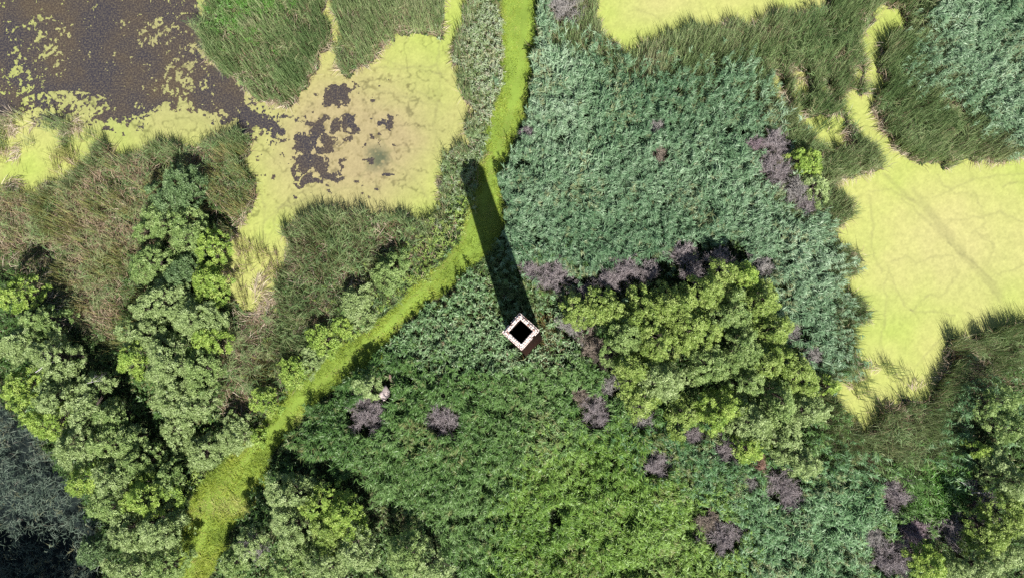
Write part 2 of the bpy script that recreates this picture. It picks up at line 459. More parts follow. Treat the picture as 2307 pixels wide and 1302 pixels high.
    for k in range(4):
        np.add.at(cv, inv[:, k], c); np.add.at(cnt, inv[:, k], 1)
    cv /= cnt[:, None]
    o = quads('duckweed', V, inv, M_DUCK, None, cv)
    tag(o, 'lime and tan duckweed floating in a skin over the ponds', 'duckweed', None, 'stuff')


M_DUCK = leaf_mat('duckweed_skin', 0.0, 0.75, 0.15)
make_duckweed()


# ------------------------------------------------------------------ blades
def blades(name, B, az, L, W, rise, droop, col, mat, label, cat, roll=None, parts=None):
    """arching leaf blades: base, two mid verts, tip. rise/droop are slopes of the two halves"""
    n_ = len(B)
    dx = np.cos(az); dy = np.sin(az)
    c1 = np.cos(rise); s1 = np.sin(rise); c2 = np.cos(droop); s2 = np.sin(droop)
    mid = B + np.stack([dx * c1, dy * c1, s1], -1) * (L * .5)[:, None]
    tip = mid + np.stack([dx * c2, dy * c2, s2], -1) * (L * .5)[:, None]
    if roll is None: roll = rng.normal(0, .5, n_)
    sx = np.stack([-dy * np.cos(roll), dx * np.cos(roll), np.sin(roll)], -1)
    hw = (W * .5)[:, None]
    V = np.empty((n_, 5, 3))
    V[:, 0] = B - sx * hw * .6; V[:, 1] = B + sx * hw * .6
    V[:, 2] = mid + sx * hw; V[:, 3] = mid - sx * hw
    V[:, 4] = tip
    base = np.arange(n_)[:, None] * 5
    fl = base + np.array([0, 1, 2, 3, 3, 2, 4])
    cn = np.tile([4, 3], n_)
    o = mesh_np(name, V.reshape(-1, 3), fl.ravel(), cn, mat, None, np.repeat(col, 5, 0))
    tag(o, label, cat, None, 'stuff')
    return o


def scatter(dens, zone_ids, zt=2.0, jit=34, pondok=False, soft=34):
    """random ground points whose tops project into the wanted zones and whose feet are out of the ponds"""
    n_ = int((X1 - X0) * (Y1 - Y0) * dens)
    x = rng.uniform(X0, X1, n_); y = rng.uniform(Y0, Y1, n_)
    a = (fbm(x, y, 2.2, 4, 201) - .5) * jit * 2; b = (fbm(x, y, 2.2, 4, 211) - .5) * jit * 2
    u, v = px(x, y, zt)
    lab = look(LAB, u + a, v + b)
    lj = look(LAB, u + a + rng.normal(0, soft, n_), v + b + rng.normal(0, soft, n_))
    hard = np.isin(lab, (ZPT, ZMAR)) | (np.isin(lj, (ZPT, ZMAR)) & (lab != ZLV))
    lab = np.where(hard, lab, lj)
    k = np.isin(lab, zone_ids)
    k &= (u > -230) & (u < 2540) & (v > -190) & (v < 1480)
    x, y, lab = x[k], y[k], lab[k]
    if not pondok:
        k = ~pond_soft(x, y)
        x, y, lab = x[k], y[k], lab[k]
    return x, y, lab


TREES = []   # filled below, used to thin the reeds under crowns
# ------------------------------------------------------------------ trees: u, v, radius px, height m, kind, label
A, Bg, C_, Dk, Y = 'pale', 'lime', 'mid', 'dark', 'yellow'
TL = {
 'willow trees of the left copse beside the brown reed bed': [
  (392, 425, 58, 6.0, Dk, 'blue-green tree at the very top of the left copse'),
  (342, 425, 26, 4.8, Dk, 'small dark tree left of the tree topping the left copse'),
  (340, 495, 48, 5.5, C_, 'mid green tree on the left flank of the copse just below its top'),
  (412, 520, 50, 5.5, C_, 'tree in the upper middle of the left copse, right of a mid green one'),
  (470, 555, 42, 5.0, Bg, 'bright lime tree sticking out right towards the middle pond inlet'),
  (325, 590, 45, 5.5, C_, 'round tree on the left copse edge level with the pond inlet foot'),
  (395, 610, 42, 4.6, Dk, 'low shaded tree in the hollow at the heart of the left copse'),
  (462, 645, 46, 5.0, Bg, 'bright green tree right beside the sparse reeds in lime duckweed'),
  (350, 675, 58, 6.2, A, 'broad pale grey-green tree at mid height of the left copse'),
  (425, 715, 52, 6.0, A, 'pale tree right of the grey twigs in the left copse'),
  (462, 760, 42, 5.0, Bg, 'lime tipped tree on the right edge of the copse beside dead brown reeds'),
  (310, 750, 48, 5.6, A, 'pale tree at the lower right corner of the brown reed bed'),
  (292, 812, 42, 5.8, Bg, 'yellowish tree where the left copse bends out to the left'),
  (365, 820, 56, 6.2, A, 'large pale tree in the lower half of the left copse'),
  (438, 835, 50, 5.6, C_, 'green tree on the lower right side of the left copse'),
  (372, 900, 46, 6.0, A, 'pale tree overhanging the dark gap below the left copse'),
  (420, 920, 46, 5.2, A, 'grey-green tree near the foot of the left copse by dead reeds'),
  (385, 975, 36, 4.4, A, 'small pale tree that ends the left copse at its bottom tip')],
 'trees of the diagonal belt in the lower left': [
  (20, 660, 42, 6.5, Bg, 'topmost tree of the lower left belt, cut by the photo edge'),
  (66, 728, 42, 6.8, C_, 'green tree beside the dark shadow under the brown reed bed'),
  (20, 775, 55, 7.0, A, 'pale tree at the left photo edge level with the chimney'),
  (92, 800, 48, 7.0, A, 'broad pale tree pushing right into the shadow strip of the belt'),
  (30, 880, 52, 6.5, Bg, 'yellow-lime tree at the left photo edge above the dark marsh corner'),
  (105, 885, 50, 6.6, A, 'pale tree with bare grey limbs on its upper side'),
  (192, 868, 32, 5.6, A, 'grey-green tree with curling bare branches at the belt right edge'),
  (175, 925, 52, 6.4, A, 'silvery tree in the broad middle of the lower left belt'),
  (95, 955, 48, 6.0, Bg, 'lime-lit tree along the border of the dark marsh corner'),
  (226, 935, 28, 5.6, C_, 'small tree beside the black gap between belt and copse'),
  (150, 1010, 50, 6.2, A, 'tree whose crown juts down to a dark hollow in the belt'),
  (228, 1000, 50, 6.2, C_, 'dense green tree right of the dark hollow in the belt'),
  (272, 990, 30, 5.4, A, 'light tree facing the bottom tip of the left copse'),
  (290, 1045, 44, 5.6, C_, 'half shaded tree near the right side of the belt'),
  (180, 1085, 34, 5.6, Bg, 'small lime tree standing out over the dark marsh corner'),
  (240, 1085, 46, 6.0, A, 'grey-green tree right of the small lime one over the marsh'),
  (368, 1085, 36, 4.6, C_, 'tree bordering the widening of the lime path'),
  (225, 1145, 42, 6.0, C_, 'bright tufted tree over the right rim of the dark marsh corner'),
  (310, 1125, 56, 6.4, Bg, 'big lime and green tree in the lower part of the belt'),
  (270, 1205, 50, 6.2, A, 'pale tree with bare twigs below the big lime and green one'),
  (350, 1195, 52, 6.0, A, 'pale tree alongside the bottom stretch of the path'),
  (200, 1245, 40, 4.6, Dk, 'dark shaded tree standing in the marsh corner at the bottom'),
  (275, 1290, 46, 6.0, A, 'pale tree cut by the bottom photo edge nearest the marsh corner'),
  (350, 1285, 48, 5.8, C_, 'tree cut by the bottom photo edge next to the path')],
 'bushes lining the upper left side of the path': [
  (872, 612, 42, 4.2, C_, 'sage green bush beside the path nearest the chimney shadow'),
  (800, 690, 44, 4.0, A, 'second sage bush down the path, below a dark hollow'),
  (722, 768, 36, 3.8, Bg, 'vivid lime bush in the middle of the bushes along the path'),
  (768, 740, 26, 3.2, Bg, 'low lime bush touching the path right of the vivid lime one'),
  (655, 835, 34, 3.8, Bg, 'lime bush leaning out left into the dead brown reeds'),
  (697, 812, 32, 3.2, A, 'soft pale bush spreading onto the path edge'),
  (590, 905, 33, 3.8, Bg, 'yellow-green bush right below a black hollow by dead reeds'),
  (522, 978, 40, 3.8, A, 'pale bush where the path swings down to the left'),
  (455, 1020, 44, 3.6, A, 'greyish bush between copse tip and the bottom stretch of path'),
  (575, 985, 22, 2.6, Bg, 'low yellow-green bush half swallowed by the path grass')],
 'trees of the clump at bottom centre': [
  (640, 1115, 50, 6.0, A, 'pale tree at the upper left corner of the bottom centre clump'),
  (712, 1140, 42, 6.0, Bg, 'yellow tipped tree on top of the bottom centre clump'),
  (768, 1175, 46, 6.2, Bg, 'lime tree at the upper right of the clump against black shadow'),
  (650, 1195, 55, 6.2, A, 'broad grey-green tree left in the bottom centre clump'),
  (730, 1215, 46, 6.0, Y, 'yellow-green tree in the centre of the bottom clump'),
  (795, 1245, 44, 6.0, A, 'pale tree on the right side of the bottom centre clump'),
  (520, 1275, 34, 4.2, C_, 'green bush on the right path edge at the bottom of the photo'),
  (640, 1275, 48, 5.8, C_, 'dark green tree at the bottom edge in the clump left half'),
  (725, 1290, 48, 6.0, A, 'pale tree cut by the bottom edge in the middle of the clump'),
  (552, 1235, 36, 6.6, A, 'grey-green tree casting a round shadow on the path'),
  (905, 1262, 46, 6.2, C_, 'shaded tree standing apart in the dark strip right of the clump'),
  (968, 1288, 38, 6.0, A, 'last pale tree of the clump row towards the reed bed'),
  (826, 872, 30, 5.2, A, 'lone sage bush above the purple bush by the broken stones')],
 'trees of the yellow-green thicket right of the chimney': [
  (1300, 700, 38, 4.4, Y, 'leftmost tree of the thicket, nearest the chimney'),
  (1370, 695, 46, 5.0, Y, 'tree on the thicket top edge below the purple bushes'),
  (1450, 700, 50, 5.6, Y, 'tree on the shaded top edge of the thicket, left of centre'),
  (1530, 690, 50, 6.0, Y, 'tree beside the deep shadow notch in the thicket top'),
  (1598, 655, 44, 6.4, Y, 'tree on the right rim of the shadow notch of the thicket'),
  (1648, 612, 34, 6.6, Y, 'bright tree at the very tip of the thicket'),
  (1690, 620, 30, 6.4, Bg, 'small lime tree right beside the thicket tip'),
  (1722, 672, 46, 6.2, Y, 'tree on the upper right shoulder of the thicket'),
  (1655, 700, 50, 6.4, C_, 'green tree just below the tip of the thicket'),
  (1575, 745, 55, 6.4, Y, 'large tree in the upper middle of the thicket'),
  (1490, 770, 55, 6.2, Y, 'bright tree left of the thicket centre'),
  (1405, 765, 50, 5.6, C_, 'tree on the left side of the thicket by the brown bushes'),
  (1752, 745, 42, 6.0, Y, 'tree on the right thicket edge above a dark nick'),
  (1685, 785, 50, 6.0, C_, 'olive tree right of a black opening in the thicket'),
  (1610, 820, 48, 5.8, C_, 'grey-green tree at the heart of the thicket'),
  (1425, 840, 46, 5.4, Y, 'tree bulging left between brown bushes and thicket'),
  (1500, 855, 50, 6.0, A, 'pale rounded tree left of the black hole in the thicket'),
  (1755, 815, 46, 6.2, Y, 'sunny tree in the right part of the thicket'),
  (1815, 850, 44, 5.8, Y, 'tree at the right corner of the thicket facing the pond'),
  (1690, 865, 40, 5.0, C_, 'lower darker tree right of the thicket heart'),
  (1450, 905, 40, 4.8, Y, 'tree at the lower left corner of the thicket'),
  (1625, 925, 50, 5.6, Bg, 'vivid yellow-lime tree below the black hole of the thicket'),
  (1545, 935, 42, 4.8, Y, 'low yellow tree on the bottom edge of the thicket'),
  (1765, 905, 50, 6.0, C_, 'tree in the lower right of the thicket, above the pale ones'),
  (1700, 950, 48, 5.6, A, 'pale tree in the bottom part of the thicket'),
  (1835, 925, 42, 5.2, A, 'silvery tree on the thicket edge beside the duckweed inlet'),
  (1780, 990, 50, 5.4, A, 'pale tree near the bottom end of the thicket'),
  (1700, 1015, 36, 4.6, Bg, 'yellow fringed tree above the russet bush'),
  (1815, 1045, 36, 4.8, A, 'lowest pale tree of the thicket beside a black gap'),
  (1872, 868, 22, 3.4, Bg, 'little bright bush between thicket and the duckweed inlet'),
  (1828, 360, 36, 4.2, Bg, 'bright green bush beside the grey bushes under the top inlet'),
  (1850, 420, 32, 3.6, A, 'soft green bush below the bright one left of the right pond')],
 'trees in the lower right corner': [
  (2270, 905, 38, 5.6, C_, 'topmost tree of the lower right corner group'),
  (2300, 965, 38, 5.8, C_, 'tree at the right photo edge above the corner group middle'),
  (2225, 1018, 22, 4.6, Bg, 'small lime tree alone in the shadow of the lower right corner'),
  (2262, 1055, 34, 5.2, A, 'grey-green tree right of the small lime one'),
  (2300, 1090, 46, 6.0, A, 'pale tree at the right photo edge in the corner group'),
  (2285, 1165, 44, 6.2, Y, 'yellow tree at the right photo edge'),
  (2240, 1215, 44, 6.0, Y, 'yellow-green tree left below the yellow one at the edge'),
  (2300, 1245, 42, 6.0, A, 'pale tree near the bottom right photo corner'),
  (2235, 1285, 44, 5.6, A, 'grey-green tree on the bottom photo edge near the corner'),
  (2108, 1275, 40, 5.0, Bg, 'yellowish tree on the bottom edge beside purple bushes'),
  (2165, 1290, 30, 4.6, A, 'small pale tree between two larger ones on the bottom edge')],
}
OFF = [(-60, 1480, 95, 17), (60, 1500, 95, 18), (180, 1500, 90, 19), (125, 1420, 60, 16), (30, 1425, 60, 16), (-110, 1330, 80, 14), (-120, 1180, 60, 9), (-150, 760, 60, 7), (2420, 1000, 60, 6), (2420, 1200, 60, 6), (480, 1400, 50, 5), (700, 1390, 50, 5)]
PAL = {
 A: [(.22, .31, .105), (.33, .445, .17), (.45, .56, .26)],
 Bg: [(.20, .33, .06), (.32, .47, .09), (.44, .57, .14)],
 C_: [(.17, .27, .08), (.27, .39, .125), (.38, .50, .19)],
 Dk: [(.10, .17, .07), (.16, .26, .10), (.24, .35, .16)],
 Y: [(.19, .29, .06), (.30, .42, .10), (.42, .53, .165)]}


def tube_path(pts, rad, sides=6):
    """one tapered tube along pts -> verts, quads"""
    pts = np.asarray(pts, float); V = []; Fq = []
    for i, (q, r) in enumerate(zip(pts, rad)):
        d = pts[min(i + 1, len(pts) - 1)] - pts[max(i - 1, 0)]
        d = d / (np.linalg.norm(d) + 1e-9)
        a = np.cross(d, [0.3, 0.9, 0.1]); a /= np.linalg.norm(a); b_ = np.cross(d, a)
        for k in range(sides):
            t = 2 * math.pi * k / sides
            V.append(q + r * (a * math.cos(t) + b_ * math.sin(t)))
    for i in range(len(pts) - 1):
        for k in range(sides):
            k2 = (k + 1) % sides
            Fq.append((i * sides + k, i * sides + k2, (i + 1) * sides + k2, (i + 1) * sides + k))
    return np.array(V), np.array(Fq)


def join(parts):
    V = []; Fq = []; o = 0
    for v, f in parts:
        V.append(v); Fq.append(f + o); o += len(v)
    return np.concatenate(V), np.concatenate(Fq)


def make_tree(x, y, r, h, kind, label, group, name='leafy_tree'):
    seed = int(rng.integers(1e6)); g = np.random.default_rng(seed)
    root = empty(name, (x, y, .05))
    tag(root, label, 'bush' if 'bush' in label else 'tree', group)
    # puffs of foliage on several limbs, uneven outline
    npf = int(34 * r * r) + 8
    ph = g.uniform(0, 2 * math.pi, npf); rr = np.sqrt(g.uniform(0.0, 1, npf)) * r
    p1, p2, p3 = g.uniform(0, 6, 3)
    lob = 1 + .2 * np.sin(2 * ph + p1) + .15 * np.sin(3 * ph + p2) + .1 * np.sin(5 * ph + p3)
    lx, ly = rr * lob * np.cos(ph), rr * lob * np.sin(ph)
    # boughs: the crown surface is lumpy, with hollows between the boughs
    bump = fbm(lx + seed % 977, ly + seed % 613, 1.5, 2, 7)
    pz = h * (.95 - .36 * (rr / r) ** 1.8) - (1 - bump) ** 1.5 * .34 * h - g.uniform(0, .1, npf) * h
    pr = g.uniform(.17, .4, npf) * (r / 2.2) ** .3
    pc = np.stack([lx, ly, pz], -1)
    pal = np.array(PAL[kind])
    Ps = []; Cs = []; Ns = []
    for c, q in zip(pc, pr):
        ax = g.uniform(.6, 1.55, 3) * [1, 1, .6]; th_ = g.uniform(0, 3.14)
        m_ = int(640 * q * q * ax[0] * ax[1] * g.uniform(.7, 1.3)) + 10
        d = g.normal(size=(m_, 3)); d[:, 2] = d[:, 2] * .7 + .3
        d /= np.linalg.norm(d, axis=1)[:, None]
        rad = q * (g.uniform(.15, 1.0, m_) ** .6)
        of = d * rad[:, None] * ax
        of = np.column_stack([of[:, 0] * math.cos(th_) - of[:, 1] * math.sin(th_), of[:, 0] * math.sin(th_) + of[:, 1] * math.cos(th_), of[:, 2] - .25 * (of[:, 0] ** 2 + of[:, 1] ** 2)])
        Ps.append(c + of); Ns.append(d)
        t = np.clip(.5 + g.normal(0, .27) + g.normal(0, .15, m_), 0, 1)
        cc = np.where(t[:, None] < .5, pal[0] + (pal[1] - pal[0]) * t[:, None] * 2, pal[1] + (pal[2] - pal[1]) * (t[:, None] - .5) * 2)
        Cs.append(cc)
    Pp = np.concatenate(Ps); Nn = np.concatenate(Ns); Cc = np.concatenate(Cs)
    m_ = len(Pp)
    nn = Nn * .8 + g.normal(0, .5, (m_, 3)); nn[:, 2] += .5; nn /= np.linalg.norm(nn, axis=1)[:, None]
    a = np.cross(nn, g.normal(size=(m_, 3))); a /= np.linalg.norm(a, axis=1)[:, None]; b_ = np.cross(nn, a)
    s = g.uniform(.05, .1, m_)[:, None]
    V = np.stack([Pp - a * s, Pp + b_ * s * .5 - nn * s * .15, Pp + a * s, Pp - b_ * s * .5 - nn * s * .15], 1).reshape(-1, 3)
    i = np.arange(m_)[:, None] * 4 + np.arange(4)
    quads('crown', V, i, M_TREE, root, np.repeat(Cc, 4, 0))
    # trunk and limbs
    lean = g.normal(0, .12, 2) * h * .3
    fork = np.array([lean[0], lean[1], h * .35])
    tr = [tube_path([(0, 0, -.25), (lean[0] * .4, lean[1] * .5, h * .18), fork], [.055 * h ** .6 * .8, .045 * h ** .6 * .8, .05 * h ** .5])]
    for c, q in list(zip(pc, pr))[::5]:
        mid = fork * .5 + c * .5 + np.array([0, 0, -.08 * h]) + g.normal(0, .08, 3)
        tr.append(tube_path([fork - [0, 0, .1], mid, c, c + g.normal(0, .3, 3) * q + [0, 0, q * .5]], [.05, .032, .018, .006], 4))
    v_, f_ = join(tr)
    quads('trunk', v_, f_, M_BARK, root, None, True)
    TREES.append((x, y, r, h))
    return root


HF = {'b': 1.05, 'bed': 1.15, 'left': 1.35, 'centre': 1.3, 'chimney': 1.38, 'corner': 1.4}
for grp, lst in TL.items():
    for (u, v, r, h, kind, lab) in lst:
        h = h * HF[grp.split()[-1] if 'bushes' not in grp else 'b']
        x, y = [float(t) for t in P(u, v, h * .72)]
        rm = r * D / F * (1 - h * .75 / D) * 1.03
        make_tree(x, y, rm, h, kind, lab, grp, 'leafy_bush' if 'bush' in lab else 'leafy_tree')
for i_, (u, v, r, h) in enumerate(OFF):
    x, y = [float(t) for t in P(u, v, 0)]
    make_tree(x, y, r * D / F, h, (A, C_)[i_ % 2], 'tall tree beyond the photo edge that shades the marsh corner' if h > 8 else 'tree beyond the photo edge', 'trees standing just outside the photo')

# ------------------------------------------------------------------ reed beds, cattails, grass
TR = np.array(TREES)


def under(x, y, k=.75):
    m_ = np.zeros(x.shape, bool)
    for (a, b, r, h) in TR:
        m_ |= (x - a) ** 2 + (y - b) ** 2 < (r * k) ** 2
    return m_


def away_chimney(x, y, r=1.5):
    return (np.abs(x - BASE[0]) + np.abs(y - BASE[1])) > r * 1.25


def mixcol(t, pal):
    pal = np.array(pal); t = np.clip(t, 0, .9999) * (len(pal) - 1); i = t.astype(int)
    f = (t - i)[:, None]
    return pal[i] * (1 - f) + pal[i + 1] * f


DEADV = []   # dead bush spots (world x, y, r), set below
DEAD = [  # u, v, r px, height, kind, label
 (1268, 14, 42, 3.0, 'g', 'grey twiggy bush cut by the top photo edge beside the path'),
 (1242, 620, 46, 3.2, 'p', 'round purple-grey bush nearest the chimney shadow'),
 (1196, 604, 24, 2.8, 'p', 'small grey bush squeezed between chimney shadow and a round purple one'),
 (1368, 632, 36, 3.6, 'p', 'purple bush in the black shadow strip, left of a taller twin'),
 (1412, 605, 38, 4.0, 'p', 'tall purple bush at the foot of the blue-green reed bed'),
 (1464, 605, 26, 3.8, 'p', 'narrow purple bush alone in the black shadow strip'),
 (1318, 662, 28, 2.6, 'p', 'dim purple bush low in the shadow above the thicket'),
 (1540, 570, 36, 4.2, 'p', 'reddish purple bush left of the triangular tree shadow'),
 (1624, 582, 36, 4.2, 'p', 'purple bush inside the triangular tree shadow'),
 (1566, 608, 34, 3.6, 'p', 'sparse purple bush between thicket tip and reddish one'),
 (1722, 598, 32, 3.8, 'g', 'grey bush right of the thicket tip against blue-green reeds'),
 (1745, 320, 40, 4.0, 'p', 'topmost dark purple bush of the cluster under the top inlet'),
 (1702, 325, 22, 3.4, 'm', 'small magenta bush left of the topmost dark purple one'),
 (1752, 380, 46, 3.8, 'p', 'wide grey-purple bush in the middle of the cluster under the inlet'),
 (1800, 425, 40, 3.4, 'g', 'grey bush in the lower part of the cluster under the inlet'),
 (1822, 458, 30, 3.0, 'p', 'lilac bush at the lowest end of the cluster left of the right pond'),
 (1478, 284, 22, 2.8, 'g', 'little bare bush alone inside the blue-green reed bed'),
 (1484, 352, 22, 2.4, 'b', 'low brown bush by a dark hole in the blue-green reed bed'),
 (1188, 295, 16, 2.6, 'p', 'tiny purple tuft by the path edge of the blue-green bed'),
 (826, 940, 54, 2.8, 'p', 'big purple bush below the broken pale stones'),
 (1000, 945, 44, 3.2, 'p', 'round purple bush alone in the dark green reeds below left of chimney'),
 (1342, 928, 46, 3.4, 'p', 'fluffy purple bush below right of the chimney'),
 (1312, 890, 26, 2.8, 'b', 'brownish bush touching the fluffy purple one'),
 (1290, 735, 36, 3.2, 'g', 'grey bush right beside the chimney'),
 (1335, 775, 36, 3.2, 'b', 'brown twiggy bush on the left edge of the thicket'),
 (1368, 805, 34, 3.6, 'd', 'dark brown bush in a nook of the thicket left edge'),
 (1385, 865, 32, 3.2, 'g', 'grey bush below the dark brown one at the thicket edge'),
 (1445, 940, 32, 2.8, 'g', 'pale grey bush under the lower left corner of the thicket'),
 (1478, 1048, 38, 3.2, 'p', 'violet bush with a dark core in the lower reeds'),
 (1560, 980, 28, 2.6, 'p', 'thin purple bush under the low yellow tree'),
 (1640, 1018, 32, 2.8, 'p', 'purple bush left of the russet one'),
 (1715, 1045, 18, 2.8, 'r', 'small russet bush at the bottom of the thicket'),
 (1768, 1100, 52, 3.2, 'p', 'wide faded purple bush below the lowest thicket trees'),
 (1630, 1215, 50, 3.2, 'p', 'large dark purple bush alone in the bright lower reeds'),
 (1598, 1175, 30, 3.0, 'b', 'brownish bush joined to the upper left of the large dark purple one'),
 (2022, 1118, 42, 3.2, 'p', 'round mauve bush left of the vivid green grass patch'),
 (2062, 1205, 42, 3.6, 'm', 'magenta bush on top of the purple cluster at the bottom'),
 (2012, 1262, 52, 3.6, 'p', 'largest purple bush of the cluster at the bottom edge'),
 (1972, 1212, 32, 3.0, 'g', 'grey bush on the left of the purple cluster at the bottom'),
 (2152, 1200, 42, 3.6, 'p', 'lilac bush between vivid green grass and the corner trees'),
 (2228, 1145, 38, 4.0, 'm', 'dark red-purple bush in the shade of the corner trees'),
 (1788, 745, 20, 3.0, 'g', 'grey bush in a nick of the thicket right edge'),
 (1835, 800, 22, 3.0, 'g', 'slaty bush by the right corner of the thicket'),
 (1692, 1092, 20, 2.2, 'g', 'faint grey bush left below the russet one'),
 (560, 1240, 26, 4.4, 'g', 'bare grey bush beside the round shadow on the path'),
]
for (u, v, r, h, k_, lab) in DEAD:
    x, y = [float(t) for t in P(u, v, h * .75)]
    DEADV.append((x, y, r * D / F * (1 - h * .8 / D), h))
DV = np.array(DEADV)


def in_dead(x, y, k=.82):
    m_ = np.zeros(x.shape, bool)
    for (a, b, r, h) in DV:
        m_ |= (x - a) ** 2 + (y - b) ** 2 < (r * k) ** 2
    return m_


RUIN = P(865, 885, .5)


HOLLOW = [(866, 540, 34, 38), (792, 632, 32, 24), (735, 712, 38, 16), (540, 915, 55, 34), (490, 498, 44, 16), (378, 372, 22, 14), (50, 600, 85, 40),
          (128, 695, 46, 66), (190, 790, 40, 58), (262, 890, 34, 44), (325, 965, 34, 40), (375, 1040, 30, 40), (640, 1020, 50, 28), (715, 1065, 60, 32),
          (800, 1110, 55, 40), (880, 1160, 55, 42), (960, 1225, 50, 45), (1010, 1300, 40, 50), (2195, 990, 34, 80), (2195, 1110, 32, 66), (2120, 1240, 40, 26), (2030, 1165, 30, 12),
          (1300, 640, 60, 14), (1400, 625, 60, 18), (1490, 620, 60, 24), (1575, 580, 50, 30), (1640, 570, 34, 22), (1385, 805, 16, 26), (1836, 1035, 26, 16),
          (1630, 305, 14, 7), (1512, 255, 18, 6), (1484, 356, 12, 8), (1325, 250, 12, 7), (1180, 385, 18, 12), (1690, 230, 22, 6), (1376, 1035, 7, 40), (1240, 1170, 18, 34),
          (1455, 650, 50, 14), (1805, 745, 24, 18), (2200, 820, 22, 12), (2140, 800, 16, 12), (120, 583, 18, 10), (255, 415, 30, 12), (60, 470, 22, 8), (215, 545, 22, 12), (160, 500, 16, 8)]


def hollow(x, y):
    m_ = np.zeros(x.shape, bool)
    u, v = px(x, y, .5)
    n1 = (fbm(x, y, 1.6, 3, 801) - .5) * 44; n2 = (fbm(x, y, 1.6, 3, 802) - .5) * 44
    for a, b, c, d in HOLLOW:
        m_ |= ((u + n1 - a) / c) ** 2 + ((v + n2 - b) / d) ** 2 < 1
    return m_ & (rng.uniform(0, 1, x.shape) < .93)


def clear(x, y):
    return ~hollow(x, y) & away_chimney(x, y) & ~in_dead(x, y) & ~under(x, y, .6) & (np.hypot(x - RUIN[0], y - RUIN[1] - .15) > 1.55)


def wind(x, y):
    return (fbm(x, y, 22, 2, 301) - .5) * 5 + (fbm(x, y, 3.5, 2, 311) - .5) * 2.6


def phrag(name, zones, dens, H0, pal, label, mat=M_REED, nleaf=12, Lr=(.32, .62), Wr=(.036, .068), spread=.65, th0=.5, hvar=.9, zt=2.2, flop=0.0, top=.5):
    x, y, lab = scatter(dens, zones, zt)
    k = clear(x, y); x, y = x[k], y[k]
    n_ = len(x)
    hole = fbm(x, y, 1.7, 3, 321)
    tuft = fbm(x, y, .55, 2, 325)
    H = H0 + (fbm(x, y, 4, 3, 331) - .5) * hvar + (tuft - .5) * 1.9 + rng.normal(0, .25, n_)
    H += (fbm(x, y, 1.4, 2, 327) - .5) * 1.2
    H -= np.clip(.38 - hole, 0, 1) * 7
    # height falls off beside the path
    H = np.clip(H, .35, None)
    rep = lambda a_: np.repeat(a_, nleaf)
    X, Yy, HH = rep(x), rep(y), rep(H)
    m_ = len(X)
    lv = np.tile(np.linspace(1, 0, nleaf), n_) + rng.uniform(-.05, .05, m_)
    z = HH * (1 - (1 - lv) * top)
    th = th0 + rep(wind(x, y) + rng.normal(0, .55, n_)) + rng.normal(0, spread, m_)
    L = rng.uniform(*Lr, m_) * (.75 + .5 * (1 - np.abs(lv - .5)))
    W = rng.uniform(*Wr, m_)
    big = rep(.72 + .75 * fbm(x, y, 5, 3, 337)); L = L * big; W = W * big
    B = np.stack([X + rng.normal(0, .03, m_), Yy + rng.normal(0, .03, m_), z], -1)
    t = .5 + .9 * (rep(fbm(x, y, 9, 4, 341)) - .5) + rep(rng.normal(0, .13, n_)) + rng.normal(0, .12, m_)
    col = mixcol(t, pal)
    # drier, strawy patches and single dead plants
    dry = (rep(rng.uniform(0, 1, n_) < np.clip((fbm(x, y, 4, 4, 351) - .56) * 3.2, .03, .38))) * .75
    dry = np.clip(dry * rng.uniform(.3, 1, m_), 0, .85)[:, None]
    col = col * (1 - dry) + np.array([.25, .23, .10]) * dry
    return blades(name, B, th, L, W, rng.normal(.45 - flop, .3, m_), rng.normal(-.35 - flop, .4, m_), col, mat, label, 'reeds')


phrag('reed_bed', [ZP1], 19, 2.7, [(.06, .135, .066), (.125, .23, .115), (.22, .345, .20), (.38, .50, .345)],
      'tall blue-green common reeds swept by the wind, filling the beds', th0=.35)
phrag('reed_bed', [ZP3], 19, 2.5, [(.042, .10, .026), (.082, .175, .042), (.14, .25, .07), (.24, .37, .15)],
      'dark green reeds covering the ground south of the chimney', th0=-.6)
phrag('reed_bed', [ZP4], 19, 2.3, [(.07, .15, .03), (.135, .255, .042), (.21, .35, .062), (.26, .40, .13)],
      'fresh yellowish green reeds in the lower middle', th0=.4)
phrag('reed_bed', [ZP2], 19, 2.5, [(.055, .135, .05), (.10, .22, .085), (.17, .31, .14), (.26, .40, .23)],
      'silvery green reeds in the lower right', th0=.3)
phrag('herb_growth', [ZH], 13, 1.6, [(.07, .14, .05), (.13, .24, .09), (.24, .36, .19), (.17, .12, .07)],
      'coarse leafy weeds with brown seed heads around the chimney', nleaf=9, Lr=(.22, .42), Wr=(.06, .1), spread=3, hvar=1.1, zt=1.4)
phrag('herb_growth', [ZHB], 13, 1.2, [(.16, .25, .09), (.26, .36, .16), (.37, .45, .30), (.36, .29, .23)],
      'pale weeds along the bank between middle pond and path', nleaf=9, Lr=(.2, .4), Wr=(.035, .07), spread=3, hvar=.8, zt=1.0)
phrag('low_weeds', [ZLO], 16, .55, [(.06, .12, .04), (.11, .20, .06), (.20, .29, .10), (.26, .22, .12)],
      'short weeds and grass between the chimney and the path', nleaf=8, Lr=(.2, .38), Wr=(.03, .06), spread=3, hvar=.3, zt=.5)
phrag('verge_weeds', [ZLV], 15, .8, [(.17, .26, .06), (.26, .38, .08), (.36, .47, .12), (.40, .46, .22)],
      'soft lime and sage weeds on the verge left of the path', nleaf=9, Lr=(.18, .36), Wr=(.035, .065), spread=3, hvar=.6, zt=.7)
phrag('undergrowth', [ZU], 10, .9, [(.05, .10, .03), (.08, .16, .04), (.13, .22, .07)],
      'low green undergrowth beneath the trees', nleaf=9, Lr=(.2, .4), Wr=(.05, .09), spread=3, hvar=.7, zt=.9)
